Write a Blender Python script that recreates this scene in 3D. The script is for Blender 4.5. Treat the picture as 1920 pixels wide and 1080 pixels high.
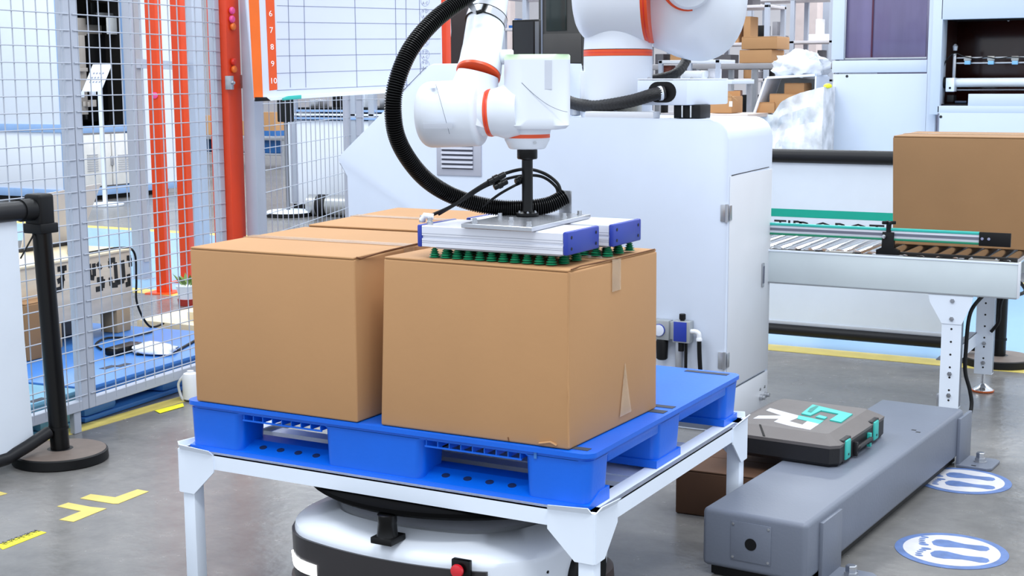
import bpy, bmesh, math, random
from mathutils import Vector, Matrix
for o in list(bpy.data.objects): bpy.data.objects.remove(o)
random.seed(7)
S = bpy.context.scene
COL = S.collection
PI = math.pi
V = Vector

# ------------------------------------------------------------------ camera
FPX, PITCH, YAW, ROLL = 2611.0, .147, -.503, -.005
CP = V((1.312, -2.753, 1.338))
CF = V((math.sin(YAW)*math.cos(PITCH), math.cos(YAW)*math.cos(PITCH), -math.sin(PITCH)))
_r = V((math.cos(YAW), -math.sin(YAW), 0)); _u = _r.cross(CF)
CR = _r*math.cos(ROLL)+_u*math.sin(ROLL); CU = -_r*math.sin(ROLL)+_u*math.cos(ROLL)
cam = bpy.data.cameras.new('camera'); cam.lens = FPX/1920*36; cam.sensor_width = 36
cam.clip_start = .05; cam.clip_end = 200
co = bpy.data.objects.new('camera', cam); COL.objects.link(co)
m = Matrix.Identity(4)
for i in range(3): m[i][0] = CR[i]; m[i][1] = CU[i]; m[i][2] = -CF[i]; m[i][3] = CP[i]
co.matrix_world = m
S.camera = co
# ------------------------------------------------------------------ world, hall lights, exposure
w = bpy.data.worlds.new('hall'); S.world = w; w.use_nodes = True
bgn = w.node_tree.nodes['Background']; bgn.inputs[0].default_value = (.84, .925, 1.03, 1); bgn.inputs[1].default_value = .93
def area(loc, rot, sx, sy, e, col=(1, 1, 1)):
    l = bpy.data.lights.new('hall_light', 'AREA'); l.shape = 'RECTANGLE'; l.size = sx; l.size_y = sy; l.energy = e; l.color = col
    o = bpy.data.objects.new('hall_light', l); COL.objects.link(o); o.location = loc; o.rotation_euler = rot
    return o
for lx, ly, e in ((0, 16, 330), (-8, 20, 330), (2, 22, 300), (-16, 9, 190), (1.5, -2.5, 190), (-3.5, -1.0, 150), (1.5, 2.5, 120), (-3.5, 4.5, 170), (-9, 6, 170), (-3, 11, 200), (4, 8, 90), (-10, 13, 170)):
    area((lx, ly, 6.0), (0, 0, .5), 3.2, .5, e*.78, (.93, .975, 1))
S.view_settings.view_transform = 'Standard'; S.view_settings.look = 'None'
S.view_settings.exposure = .47; S.view_settings.gamma = 1; S.view_settings.use_curve_mapping = False

# ------------------------------------------------------------------ survey helpers: sight line to a plane -> world point
def ray(px, py): return CF+CR*((px-960)/FPX)-CU*((py-540)/FPX)
def atz(px, py, z): d = ray(px, py); return CP+d*((z-CP.z)/d.z)
def aty(px, py, y): d = ray(px, py); return CP+d*((y-CP.y)/d.y)
def atx(px, py, x): d = ray(px, py); return CP+d*((x-CP.x)/d.x)
def atd(px, py, dep): return CP+ray(px, py)*dep

# ------------------------------------------------------------------ materials
def hx(h):
    c = [int(h[i:i+2], 16)/255 for i in (0, 2, 4)]
    return tuple((x/12.92 if x <= .04045 else ((x+.055)/1.055)**2.4) for x in c)
MATS = {}
def mat(name, h, rough=.5, metal=0, var=.06, scale=8, bump=0, bscale=200, emit=0, trans=0, alpha=1, stretch=None, coat=0):
    if name in MATS: return MATS[name]
    m = bpy.data.materials.new(name); m.use_nodes = True; nt = m.node_tree; n = nt.nodes; L = nt.links
    b = n['Principled BSDF']; c = hx(h)
    b.inputs['Roughness'].default_value = rough; b.inputs['Metallic'].default_value = metal
    b.inputs['Transmission Weight'].default_value = trans; b.inputs['Alpha'].default_value = alpha
    b.inputs['Coat Weight'].default_value = coat
    tc = n.new('ShaderNodeTexCoord'); mp = n.new('ShaderNodeMapping'); L.new(tc.outputs['Object'], mp.inputs[0])
    if stretch: mp.inputs['Scale'].default_value = stretch
    nz = n.new('ShaderNodeTexNoise'); nz.inputs['Scale'].default_value = scale; nz.inputs['Detail'].default_value = 5
    L.new(mp.outputs[0], nz.inputs['Vector'])
    cr = n.new('ShaderNodeValToRGB'); cr.color_ramp.elements[0].position = .3; cr.color_ramp.elements[1].position = .7
    cr.color_ramp.elements[0].color = tuple(x*(1-var) for x in c)+(1,)
    cr.color_ramp.elements[1].color = tuple(min(1, x*(1+var*.6)) for x in c)+(1,)
    L.new(nz.outputs['Fac'], cr.inputs[0]); L.new(cr.outputs[0], b.inputs['Base Color'])
    if bump:
        n2 = n.new('ShaderNodeTexNoise'); n2.inputs['Scale'].default_value = bscale; n2.inputs['Detail'].default_value = 3
        L.new(mp.outputs[0], n2.inputs['Vector'])
        bp = n.new('ShaderNodeBump'); bp.inputs['Strength'].default_value = bump; bp.inputs['Distance'].default_value = .003
        L.new(n2.outputs['Fac'], bp.inputs['Height']); L.new(bp.outputs[0], b.inputs['Normal'])
    if emit:
        b.inputs['Emission Color'].default_value = c+(1,); b.inputs['Emission Strength'].default_value = emit
    if name in ('black_gloss', 'black_rubber', 'satin_black_tube'): b.inputs['Specular IOR Level'].default_value = .28
    if name == 'matte_black': b.inputs['Specular IOR Level'].default_value = .1
    MATS[name] = m; return m
WHITE = mat('white_powder_coat', 'E6EEFA', .45, 0, .015)
WHITE2 = mat('machine_white_paint', 'D9E2F2', .4, 0, .015)
WARMW = mat('satin_white_side', 'DCDEE4', .45, 0, .02)
ROBW = mat('robot_white_shell', 'E2E7F0', .38, 0, .01, coat=.1)
GREY = mat('grey_steel_paint', '6F7583', .45, 0, .05, 5, .15, 120)
DGREY = mat('dark_grey_plastic', '4A4A4E', .5)
BLACK = mat('black_rubber', '0C0C0E', .5, 0, .1)
BLACKG = mat('black_gloss', '070708', .3)
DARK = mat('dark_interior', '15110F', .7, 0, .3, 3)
ORANGE = mat('orange_paint', 'E8501A', .4, 0, .04)
ORED = mat('vermilion_post_paint', 'E2431B', .4, 0, .04)
ORING = mat('orange_ring', 'E8501F', .35)
CARD = mat('corrugated_card', 'B5885C', .8, 0, .05, 3, .1, 60)
CARD2 = mat('darker_card', '98724C', .8, 0, .06, 4, .1, 60)
CARDE = mat('card_raw_edge', '6E4526', .9)
BLUE = mat('blue_pallet_plastic', '0062D8', .38, 0, .06, 6, .12, 90)
BLUE2 = mat('faded_blue_plastic', '3E7CC8', .4, 0, .08, 4, .1, 80)
CAPB = mat('navy_end_cap', '243A9E', .4)
ALU = mat('brushed_aluminium', 'DEE0EA', .38, .25, .03, 30, 0, stretch=(.2, 4, 4))
STEEL = mat('zinc_steel', 'B9BBC0', .3, .8, .08, 20)
CHROME = mat('polished_steel', 'D8DADE', .16, 1, .05)
SLOT = mat('slot_shadow_grey', '6C7080', .5)
GREENC = mat('green_silicone', '0E7A52', .45, 0, .08)
TEAL = mat('teal_plastic', '34B7AC', .4)
MINT = mat('mint_light_strip', 'D8F5CF', .4, emit=.15)
GTEAL = mat('banner_green', '00A68F', .6)
FENCE = mat('light_grey_fence_paint', 'B3B9C6', .4, .1, .03)
WIRE = mat('fence_wire_paint', 'B2B8C4', .4, .2, .03)
PALEB = mat('pale_blue_trim', '8FB0DC', .4)
YEL = mat('yellow_floor_paint', 'D6C268', .5, 0, .1, 12)
BYEL = mat('bright_yellow_tape', 'F4EC2A', .45)
BANNER = mat('white_banner_cloth', 'DFE7F2', .7, 0, .02)
TAPE = mat('clear_packing_tape', 'DCBF9C', .2, 0, .1, 20, alpha=.38)
CASE_T = mat('taupe_plastic', '6A6462', .55, 0, .05, 20, .15, 300)
CASE_B = mat('black_case_plastic', '141216', .5, 0, .1, 20, .15, 300)
WOOD = mat('pale_plywood', 'D9CBB4', .7, 0, .1, 5, .1, 60, stretch=(1, 1, 6))
WOOD2 = mat('pale_pine', 'E6D6B4', .7, 0, .08, 5)
FILM = mat('clear_stretch_film', 'EDF1F5', .12, 0, .1, 12, 1, 30, alpha=.5)
BAG = mat('white_plastic_bag', 'E9EDF3', .25, 0, .08, 10, .8, 25, alpha=.93)
BLUEF = mat('blue_lane_paint', '8AB2D2', .25, 0, .05, 2, .04, 60)
SIGNB = mat('sign_blue_print', '5671A6', .5, 0, .25, 25)
SIGNW = mat('sign_white_print', 'C9C8CE', .5, 0, .08, 25)
INK = mat('black_ink', '141414', .6)
GINK = mat('grey_ink', '8C90A0', .6)
WINK = mat('white_print', 'F2F4FA', .6)
RED = mat('red_button', 'D81E2C', .3, coat=.5)
PINKM = mat('pink_magnet', 'F2559A', .35)
REDM = mat('red_magnet', 'E0301E', .35)
ORM = mat('orange_magnet', 'F0762A', .35)
LIGHTP = mat('lit_panel', 'FFFFFF', .3, emit=1.6)
PINKW = mat('pinkish_column_paint', 'D9C9C6', .6)
LEAF = mat('plant_leaf', '6E8B3A', .6, 0, .3)
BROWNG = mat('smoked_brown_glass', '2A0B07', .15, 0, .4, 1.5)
MAUVE = mat('tinted_acrylic', '6E6484', .12, 0, .25, 2, stretch=(3, 3, .3))
BRAID = mat('braided_sleeve', '19181A', .5, 0, .5, 150, .8, 220)
RAIL = mat('conveyor_rail_paint', 'CCD5D9', .45, 0, .03)
LAPT = mat('laptop_lid', 'CFC9C4', .5)

# ------------------------------------------------------------------ mesh helpers
def nb(): return bmesh.new()
def hexa(bm, p, bev=0, seg=2):
    """p: 8 points, bottom 4 ccw then top 4"""
    v = [bm.verts.new(q) for q in p]
    f = [(3, 2, 1, 0), (4, 5, 6, 7), (0, 1, 5, 4), (1, 2, 6, 5), (2, 3, 7, 6), (3, 0, 4, 7)]
    fs = [bm.faces.new([v[i] for i in q]) for q in f]
    if bev:
        es = list({e for q in fs for e in q.edges})
        bmesh.ops.bevel(bm, geom=es, offset=bev, segments=seg, affect='EDGES', profile=.5)
    return bm
def box(bm, x0, x1, y0, y1, z0, z1, bev=0, M=None, seg=2):
    p = [V(q) for q in ((x0, y0, z0), (x1, y0, z0), (x1, y1, z0), (x0, y1, z0), (x0, y0, z1), (x1, y0, z1), (x1, y1, z1), (x0, y1, z1))]
    if M: p = [M@q for q in p]
    return hexa(bm, p, bev, seg)
def B(*a, **k): return box(nb(), *a, **k)
def prism(bm, pts, d, bev=0, seg=2):
    """planar polygon (list of 3d points) extruded by vector d"""
    d = V(d); a = [bm.verts.new(V(p)) for p in pts]; b = [bm.verts.new(V(p)+d) for p in pts]; n = len(pts)
    fs = [bm.faces.new(a[::-1]), bm.faces.new(b)]+[bm.faces.new((a[i], a[(i+1) % n], b[(i+1) % n], b[i])) for i in range(n)]
    if bev:
        es = list({e for q in fs[:2] for e in q.edges})
        bmesh.ops.bevel(bm, geom=es, offset=bev, segments=seg, affect='EDGES', profile=.5)
    return bm
def frame(ax):
    ax = V(ax).normalized(); t = V((0, 0, 1)) if abs(ax.z) < .9 else V((1, 0, 0))
    u = ax.cross(t).normalized(); return u, ax.cross(u).normalized(), ax
def lathe(bm, prof, o, ax=(0, 0, 1), seg=32, sx=1, sy=1, up=None, caps=True):
    """prof: (radius, distance along axis)"""
    o = V(o); u, v, a = frame(ax)
    if up is not None:
        u = V(up).cross(a).normalized(); v = a.cross(u)
    rings = []
    for r, t in prof:
        rings.append([bm.verts.new(o+a*t+u*(r*sx*math.cos(2*PI*i/seg))+v*(r*sy*math.sin(2*PI*i/seg))) for i in range(seg)])
    for A, C in zip(rings, rings[1:]):
        for i in range(seg): bm.faces.new((A[i], A[(i+1) % seg], C[(i+1) % seg], C[i]))
    if caps:
        bm.faces.new(rings[0][::-1]); bm.faces.new(rings[-1])
    return bm
def cyl(bm, p, q, r, seg=16, r2=None):
    p, q = V(p), V(q); return lathe(bm, [(r, 0), (r if r2 is None else r2, (q-p).length)], p, q-p, seg)
def smoothpath(pts, n=8):
    pts = [V(p) for p in pts]; P = [pts[0]]+pts+[pts[-1]]; out = []
    for i in range(1, len(P)-2):
        a, b, c, d = P[i-1:i+3]
        for k in range(n):
            t = k/n; out.append(.5*((2*b)+(c-a)*t+(2*a-5*b+4*c-d)*t*t+(3*b-a-3*c+d)*t**3))
    out.append(pts[-1]); return out
def tube(bm, path, r, seg=10, caps=True):
    """r: float or function(i,s) of arc length"""
    path = [V(p) for p in path]; n = len(path); rings = []; s = 0
    t0 = (path[1]-path[0]).normalized(); u = t0.cross(V((0, 0, 1)))
    if u.length < .05: u = t0.cross(V((1, 0, 0)))
    u.normalize()
    for i, p in enumerate(path):
        t = (path[min(i+1, n-1)]-path[max(i-1, 0)]).normalized()
        u = (u-t*u.dot(t)).normalized(); v = t.cross(u)
        if i: s += (p-path[i-1]).length
        rr = r(i, s) if callable(r) else r
        rings.append([bm.verts.new(p+u*(rr*math.cos(2*PI*k/seg))+v*(rr*math.sin(2*PI*k/seg))) for k in range(seg)])
    for A, C in zip(rings, rings[1:]):
        for k in range(seg): bm.faces.new((A[k], A[(k+1) % seg], C[(k+1) % seg], C[k]))
    if caps: bm.faces.new(rings[0][::-1]); bm.faces.new(rings[-1])
    return bm
def resample(path, step):
    out = [path[0]]; acc = 0
    for a, b in zip(path, path[1:]):
        L = (b-a).length; d = step-acc
        while d <= L and L > 0:
            out.append(a.lerp(b, d/L)); d += step
        acc = (acc+L) % step
    return out
def loft(bm, rings, cap0=True, cap1=True):
    R = [[bm.verts.new(V(p)) for p in r] for r in rings]; n = len(R[0])
    for A, C in zip(R, R[1:]):
        for i in range(n): bm.faces.new((A[i], A[(i+1) % n], C[(i+1) % n], C[i]))
    if cap0: bm.faces.new(R[0][::-1])
    if cap1: bm.faces.new(R[-1])
    return bm
WM = {}
def wmat(o):
    if o is None: return Matrix.Identity(4)
    return WM[o.name]
def obj(name, bm, m, parent=None, label=None, smooth=True, local=False, kind=None, mats=None, ang=35):
    me = bpy.data.meshes.new(name)
    if parent is not None and not local: bm.transform(wmat(parent).inverted())
    bmesh.ops.recalc_face_normals(bm, faces=bm.faces[:])
    for f in bm.faces: f.smooth = smooth
    bm.to_mesh(me); bm.free()
    if smooth: me.set_sharp_from_angle(angle=math.radians(ang))
    me.materials.append(m)
    for x in (mats or []): me.materials.append(x)
    o = bpy.data.objects.new(name, me); COL.objects.link(o)
    if parent: o.parent = parent
    WM[o.name] = wmat(parent)
    if label: o['label'] = label
    if kind: o['kind'] = kind
    return o
def thing(name, label, cat, loc, rot=0, group=None, R=None):
    o = bpy.data.objects.new(name, None); COL.objects.link(o); o.empty_display_size = .05
    M = Matrix.Translation(V(loc))@(R.to_4x4() if R else Matrix.Rotation(rot, 4, 'Z'))
    o.matrix_world = M; WM[o.name] = M
    o['label'] = label; o['category'] = cat
    if group: o['group'] = group
    return o
def tag(o, label, cat, group=None):
    o['label'] = label; o['category'] = cat
    if group: o['group'] = group
    return o
def inst(name, me, parent, M, kind=None):
    """share a mesh: M in world coordinates"""
    o = bpy.data.objects.new(name, me); COL.objects.link(o); o.parent = parent
    L = wmat(parent).inverted()@M; o.matrix_basis = L; WM[o.name] = M
    return o
def mesh_of(name, bm, m, smooth=True):
    bmesh.ops.recalc_face_normals(bm, faces=bm.faces[:])
    me = bpy.data.meshes.new(name)
    for f in bm.faces: f.smooth = smooth
    bm.to_mesh(me); bm.free()
    if smooth: me.set_sharp_from_angle(angle=math.radians(35))
    me.materials.append(m); return me
def text(name, s, size, M, m, parent, ext=.0006, label=None, align='CENTER', sx=1):
    cu = bpy.data.curves.new('t', 'FONT'); cu.body = s; cu.size = size; cu.extrude = ext; cu.align_x = align; cu.align_y = 'CENTER'; cu.resolution_u = 2
    t = bpy.data.objects.new('t', cu); COL.objects.link(t)
    dg = bpy.context.evaluated_depsgraph_get(); me = bpy.data.meshes.new_from_object(t.evaluated_get(dg))
    bpy.data.objects.remove(t); bpy.data.curves.remove(cu)
    me.transform(wmat(parent).inverted()@M@Matrix.Diagonal((sx, 1, 1, 1))); me.materials.clear(); me.materials.append(m)
    me.name = name; o = bpy.data.objects.new(name, me); COL.objects.link(o); o.parent = parent; WM[o.name] = wmat(parent)
    if label: o['label'] = label
    return o
def basis(o, x, y):
    x = V(x).normalized(); z = x.cross(V(y)).normalized(); y = z.cross(x); M = Matrix.Identity(4)
    for i in range(3): M[i][0] = x[i]; M[i][1] = y[i]; M[i][2] = z[i]; M[i][3] = o[i]
    return M
def bolt(bm, p, ax, r=.008, h=.006):
    return lathe(bm, [(r, 0), (r, h), (r*.55, h), (r*.55, h*1.6)], p, ax, 6)

# ================================================================== SETTING
def floor_mat():
    m = bpy.data.materials.new('polished_concrete'); m.use_nodes = True; nt = m.node_tree; n = nt.nodes; L = nt.links
    b = n['Principled BSDF']; tc = n.new('ShaderNodeTexCoord')
    n1 = n.new('ShaderNodeTexNoise'); n1.inputs['Scale'].default_value = 1.1; n1.inputs['Detail'].default_value = 8; n1.inputs['Distortion'].default_value = .6
    n2 = n.new('ShaderNodeTexNoise'); n2.inputs['Scale'].default_value = 9; n2.inputs['Detail'].default_value = 6; n2.inputs['Roughness'].default_value = .7
    for q in (n1, n2): L.new(tc.outputs['Object'], q.inputs['Vector'])
    mx = n.new('ShaderNodeMix'); mx.data_type = 'FLOAT'; mx.inputs[0].default_value = .35
    L.new(n1.outputs['Fac'], mx.inputs[2]); L.new(n2.outputs['Fac'], mx.inputs[3])
    cr = n.new('ShaderNodeValToRGB'); e = cr.color_ramp.elements; e[0].position = .33; e[1].position = .64
    e[0].color = hx('646261')+(1,); e[1].color = hx('868380')+(1,); k = cr.color_ramp.elements.new(.5); k.color = hx('777573')+(1,)
    L.new(mx.outputs[0], cr.inputs[0]); L.new(cr.outputs[0], b.inputs['Base Color'])
    rr = n.new('ShaderNodeMapRange'); rr.inputs['To Min'].default_value = .16; rr.inputs['To Max'].default_value = .34
    L.new(n2.outputs['Fac'], rr.inputs['Value']); L.new(rr.outputs[0], b.inputs['Roughness'])
    bp = n.new('ShaderNodeBump'); bp.inputs['Strength'].default_value = .12; bp.inputs['Distance'].default_value = .01
    n3 = n.new('ShaderNodeTexNoise'); n3.inputs['Scale'].default_value = 28; n3.inputs['Detail'].default_value = 2
    L.new(tc.outputs['Object'], n3.inputs['Vector']); L.new(n3.outputs['Fac'], bp.inputs['Height']); L.new(bp.outputs[0], b.inputs['Normal'])
    return m
fl = obj('floor', B(-34, 14, -8, 32, -.06, 0), floor_mat(), kind='structure', smooth=False)
obj('blue_lane', B(-34, 14, 4.03, 6.75, 0, .0015), BLUEF, fl, 'pale blue painted traffic lane', smooth=False)
obj('yellow_line', B(-34, 14, 3.88, 4.03, 0, .002), YEL, fl, 'yellow lane edge line', smooth=False)
obj('yellow_line', B(-34, 14, 6.75, 6.9, 0, .002), YEL, fl, 'yellow lane edge line', smooth=False)
obj('yellow_line', prism(nb(), [(-2.80, -1, .0), (-2.72, -1, 0), (-2.69, 2.6, 0), (-2.77, 2.6, 0)], (0, 0, .002)), YEL, fl, 'yellow line along the fence', smooth=False)
wb = mat('far_wall_paint', 'D9D4D6', .7, 0, .08, .6)
obj('wall_back', B(-34, 14, 30, 30.3, 0, 9), wb, kind='structure', smooth=False)
obj('wall_left', B(-34, -33.7, -8, 30, 0, 9), wb, kind='structure', smooth=False)

# ---- painted chevrons and stickers on the floor
def flat(name, px, z0, h, m, parent=None, **k):
    """outline surveyed on the floor, extruded to a thin sheet"""
    return obj(name, prism(nb(), [V((q.x, q.y, z0)) for q in [atz(x, y, 0) for x, y in px]], (0, 0, h)), m, parent, smooth=False, **k)
c = flat('floor_chevron', [(107, 950), (128, 943), (170, 951), (200, 954), (138, 979), (111, 975), (152, 959)], .0004, .001, YEL)
tag(c, 'left one of two yellow tape chevrons on the grey floor, its point to the right', 'floor marking', 'yellow floor chevrons')
c = flat('floor_chevron', [(150, 935), (170, 927), (216, 933), (258, 918), (279, 922), (222, 945), (212, 945)], .0004, .001, YEL)
tag(c, 'right one of two yellow tape chevrons on the floor, shaped like a shallow V', 'floor marking', 'yellow floor chevrons')
c = flat('floor_chevron', [(-40, 930), (-5, 921), (14, 926), (-30, 938)], .0004, .001, YEL)
tag(c, 'yellow tape piece cut by the left edge of the photo', 'floor marking', 'yellow floor chevrons')
th = thing('floor_sticker', 'bright yellow strip sticker with small black characters on the grey floor', 'sticker', atz(40, 1013, 0))
flat('strip', [(-6, 1023), (70, 995), (87, 999), (5, 1031)], .0004, .001, BYEL, th)
for i in range(5):
    p = atz(10+i*14, 1019-i*5.4, 0); bm = nb()
    for k in range(3):
        a = random.uniform(-.02, .02); box(bm, -.013, .013, -.002+k*.009-.009, .001+k*.009-.009, .0014, .0018, M=Matrix.Translation((p.x, p.y, 0))@Matrix.Rotation(.3+a*20, 4, 'Z'))
    box(bm, -.002, .001, -.012, .012, .0014, .0018, M=Matrix.Translation((p.x, p.y, 0))@Matrix.Rotation(.3, 4, 'Z'))
    obj('character', bm, INK, th, smooth=False)
c = flat('floor_tape_piece', [(290, 771), (343, 757), (345, 763), (300, 776)], .0022, .001, BYEL)
tag(c, 'short bright yellow tape strip on the floor left of the pallet corner', 'floor marking')

def footsign(cx, cy, label):
    t = thing('footprint_sign', label, 'floor sign', (cx, cy, 0))
    def ell(r0, z, n=48): return [(cx+r0*math.cos(2*PI*i/n), cy+r0*math.sin(2*PI*i/n), z) for i in range(n)]
    obj('blue_border', prism(nb(), ell(.157, .0005), (0, 0, .001)), SIGNB, t, smooth=False)
    obj('white_disc', prism(nb(), ell(.134, .0016), (0, 0, .0006)), SIGNW, t, smooth=False)
    a = .05; ca, sa = math.cos(a), math.sin(a)
    def loc(u, v): u *= 1.05; v *= 1.12; return (cx+u*ca-v*sa, cy+u*sa+v*ca, .0023)
    for s in (-1, 1):
        oy = s*.046; pts = []
        prof = [(-.052, .016), (-.04, .021), (-.02, .022), (0, .017), (.025, .012), (.05, .013), (.072, .016), (.088, .012)]
        up = [(u, oy+r*1.35) for u, r in prof]; dn = [(u, oy-r*1.35) for u, r in prof[::-1]]
        obj('footprint', prism(nb(), [loc(u+(.012 if s < 0 else 0), v) for u, v in up+[(.094, oy)]+dn+[(-.06, oy)]], (0, 0, .0005)), SIGNB, t, smooth=False)
        bm = nb()
        for k in range(5):
            u = -.072+(.012 if s < 0 else 0)+[.0, -.004, -.003, .001, .008][k if s < 0 else 4-k]; v = oy-.030+.015*k; r = [.0055, .0045, .0045, .005, .007][k if s < 0 else 4-k]
            prism(bm, [loc(u-.012+r*2.0*math.cos(j*PI/5), v+r*1.15*math.sin(j*PI/5)) for j in range(10)], (0, 0, .0005))
        obj('toe_prints', bm, SIGNB, t, smooth=False)
footsign(.561, 1.22, 'round blue and white footprint floor sign lying nearer to the camera beside the grey beam')
footsign(.448, 1.962, 'round footprint floor sign partly under the far foot plate of the grey beam')

# ================================================================== PALLET FRAME (white steel stand)
t = thing('pallet_stand', 'white steel stand on four legs that carries the blue pallet', 'stand', (-.6, .5, 0))
X0, X1, Y0, Y1 = -1.214, .012, -.010, 1.010; ZT = .3725
def angle_rail(bm, a, b, inn):
    a, b = V(a), V(b); n = V(inn)*.055
    for (o, d, z0, z1) in ((V((0, 0, 0)), V(inn)*.014, ZT-.043, ZT-.001), (V((0, 0, 0)), n, ZT-.005, ZT-.001)):
        p = [a+V((0, 0, z0)), b+V((0, 0, z0)), b+d+V((0, 0, z0)), a+d+V((0, 0, z0))]
        hexa(bm, p+[q+V((0, 0, z1-z0)) for q in p])
for nm, a, b, inn in (('front_rail', (X0, Y0, 0), (X1, Y0, 0), (0, 1, 0)), ('rear_rail', (X0, Y1, 0), (X1, Y1, 0), (0, -1, 0)),
                      ('side_rail', (X1, Y0, 0), (X1, Y1, 0), (-1, 0, 0)), ('side_rail', (X0, Y0, 0), (X0, Y1, 0), (1, 0, 0))):
    bm = nb(); angle_rail(bm, a, b, inn); obj(nm, bm, WHITE, t)
for cx, cy, dx, dy in ((X0, Y0, 1, 1), (X1, Y0, -1, 1), (X1, Y1, -1, -1), (X0, Y1, 1, -1)):
    bm = nb(); box(bm, min(cx+dx*.003, cx+dx*.043), max(cx+dx*.003, cx+dx*.043), min(cy+dy*.003, cy+dy*.043), max(cy+dy*.003, cy+dy*.043), .0, ZT-.05, .004)
    obj('leg', bm, WHITE, t)
    bm = nb()
    for (ux, uy) in ((dx, 0), (0, dy)):      # two corner plates with flared lips
        o = V((cx-dx*.004*(uy != 0), cy-dy*.004*(ux != 0), 0)); u = V((ux, uy, 0)); nrm = V((dx if uy else 0, dy if ux else 0, 0))
        pl = [(0, ZT-.118), (.048, ZT-.118), (.118, ZT-.05), (.118, ZT-.002), (0, ZT+.002)]
        prism(bm, [o+u*a+V((0, 0, z)) for a, z in pl], nrm*.004)
        lip = [(.004, ZT+.000), (.118, ZT-.004), (.112, ZT+.010), (.01, ZT+.016)]
        q = [o+u*a+V((0, 0, z))-nrm*(.012 if z > ZT+.001 else 0) for a, z in lip]
        prism(bm, q, nrm*.004)
    box(bm, min(cx-dx*.0034, cx+dx*.012), max(cx-dx*.0034, cx+dx*.012), min(cy-dy*.0034, cy+dy*.012), max(cy-dy*.0034, cy+dy*.012), ZT-.117, ZT+.001)
    obj('corner_gusset', bm, WHITE, t, smooth=False)
bm = nb()
for y in (.3, .68): box(bm, X0+.006, X1-.006, y, y+.05, ZT-.028, ZT-.016)
obj('cross_brace', bm, WHITE, t)
obj('shelf_plate', B(-.62, -.02, .35, .62, ZT-.016, ZT-.0125), WHITE, t)

# ================================================================== BLUE PALLET
t = thing('plastic_pallet', 'bright blue plastic pallet under the two large cartons, on the white stand', 'pallet', (-.6, .5, .372))
def rrect(x0, x1, y0, y1, r, z, n=5):
    pts = []
    for cx, cy, a0 in ((x1-r, y0+r, -PI/2), (x1-r, y1-r, 0), (x0+r, y1-r, PI/2), (x0+r, y0+r, PI)):
        for k in range(n+1):
            a = a0+PI/2*k/n; pts.append(V((cx+r*math.cos(a), cy+r*math.sin(a), z)))
    return pts
bm = nb(); loft(bm, [rrect(-1.2, 0, 0, 1.0, .03, .494), rrect(-1.2, 0, 0, 1.0, .03, .505)])
obj('deck', bm, BLUE, t)
bm = nb(); loft(bm, [rrect(-1.192, -.008, .008, .992, .03, .485), rrect(-1.192, -.008, .008, .992, .03, .494)])
obj('deck_rim', bm, BLUE, t)
xs = [(-1.192, -1.015), (-.75, -.455), (-.178, -.008)]; ys = [(.008, .118), (.4, .56), (.885, .992)]
for i, (a, b) in enumerate(xs):
    for j, (c1, d1) in enumerate(ys):
        bm = nb(); e = .006
        loft(bm, [rrect(a+e, b-e, c1+e*(j != 0), d1-e, .02, .374), rrect(a, b, c1, d1, .022, .478), rrect(a-.012*(i > 0), b+.012*(i < 2), c1, d1+.004, .02, .486)])
        obj('block', bm, BLUE, t, ang=50)
for j, (c1, d1) in enumerate(ys):
    bm = nb(); w1 = d1-c1
    if j == 0: prism(bm, [(-1.19, c1-.003, .3725), (-1.19, d1, .3725), (-1.19, d1, .404), (-1.19, c1+.058, .404), (-1.19, c1+.008, .385), (-1.19, c1-.003, .384)], (1.18, 0, 0))
    else: box(bm, -1.19, -.01, c1, d1, .3725, .392)
    obj('runner', bm, BLUE, t, ang=20)
for (a, b) in ((-1.015, -.75), (-.455, -.178)):
    for k in range(4):
        x = a+.045+k*(b-a-.09)/3*.98
        obj('runner_hole', lathe(nb(), [(.0085, 0), (.0085, .0012)], (x, .039, .3936), (0, -.355, .935), 14, sy=1.3), mat('deep_blue_hole', '06214F', .6), t)
    bm = nb(); y0 = .004
    for k in range(9): box(bm, a+.01+k*(b-a-.02)/8-.0012, a+.01+k*(b-a-.02)/8+.0012, y0+.004, .10, .470, .486)
    box(bm, a+.006, b-.006, y0+.003, y0+.007, .468, .472); box(bm, a+.006, b-.006, .09, .1, .468, .486)
    obj('rib_lattice', bm, BLUE, t, smooth=False)
for yb0, yb1 in ((.13, .39), (.57, .875)):
    obj('side_beam', B(-.1, -.01, yb0-.02, yb1+.02, .462, .487, .004), BLUE, t)
for x0, x1, y0, y1 in ((-.115, -.025, .03, .052), (-.075, -.012, .445, .475), (-.075, -.012, .505, .53), (-.16, -.03, .955, .978)):
    obj('anti_slip_strip', B(x0, x1, y0, y1, .505, .5062), mat('anti_slip_rubber', '3A3F4C', .8), t, smooth=False)
obj('clip', B(-.15, -.143, .0045, .0085, .478, .497), BLUE2, t)

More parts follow.
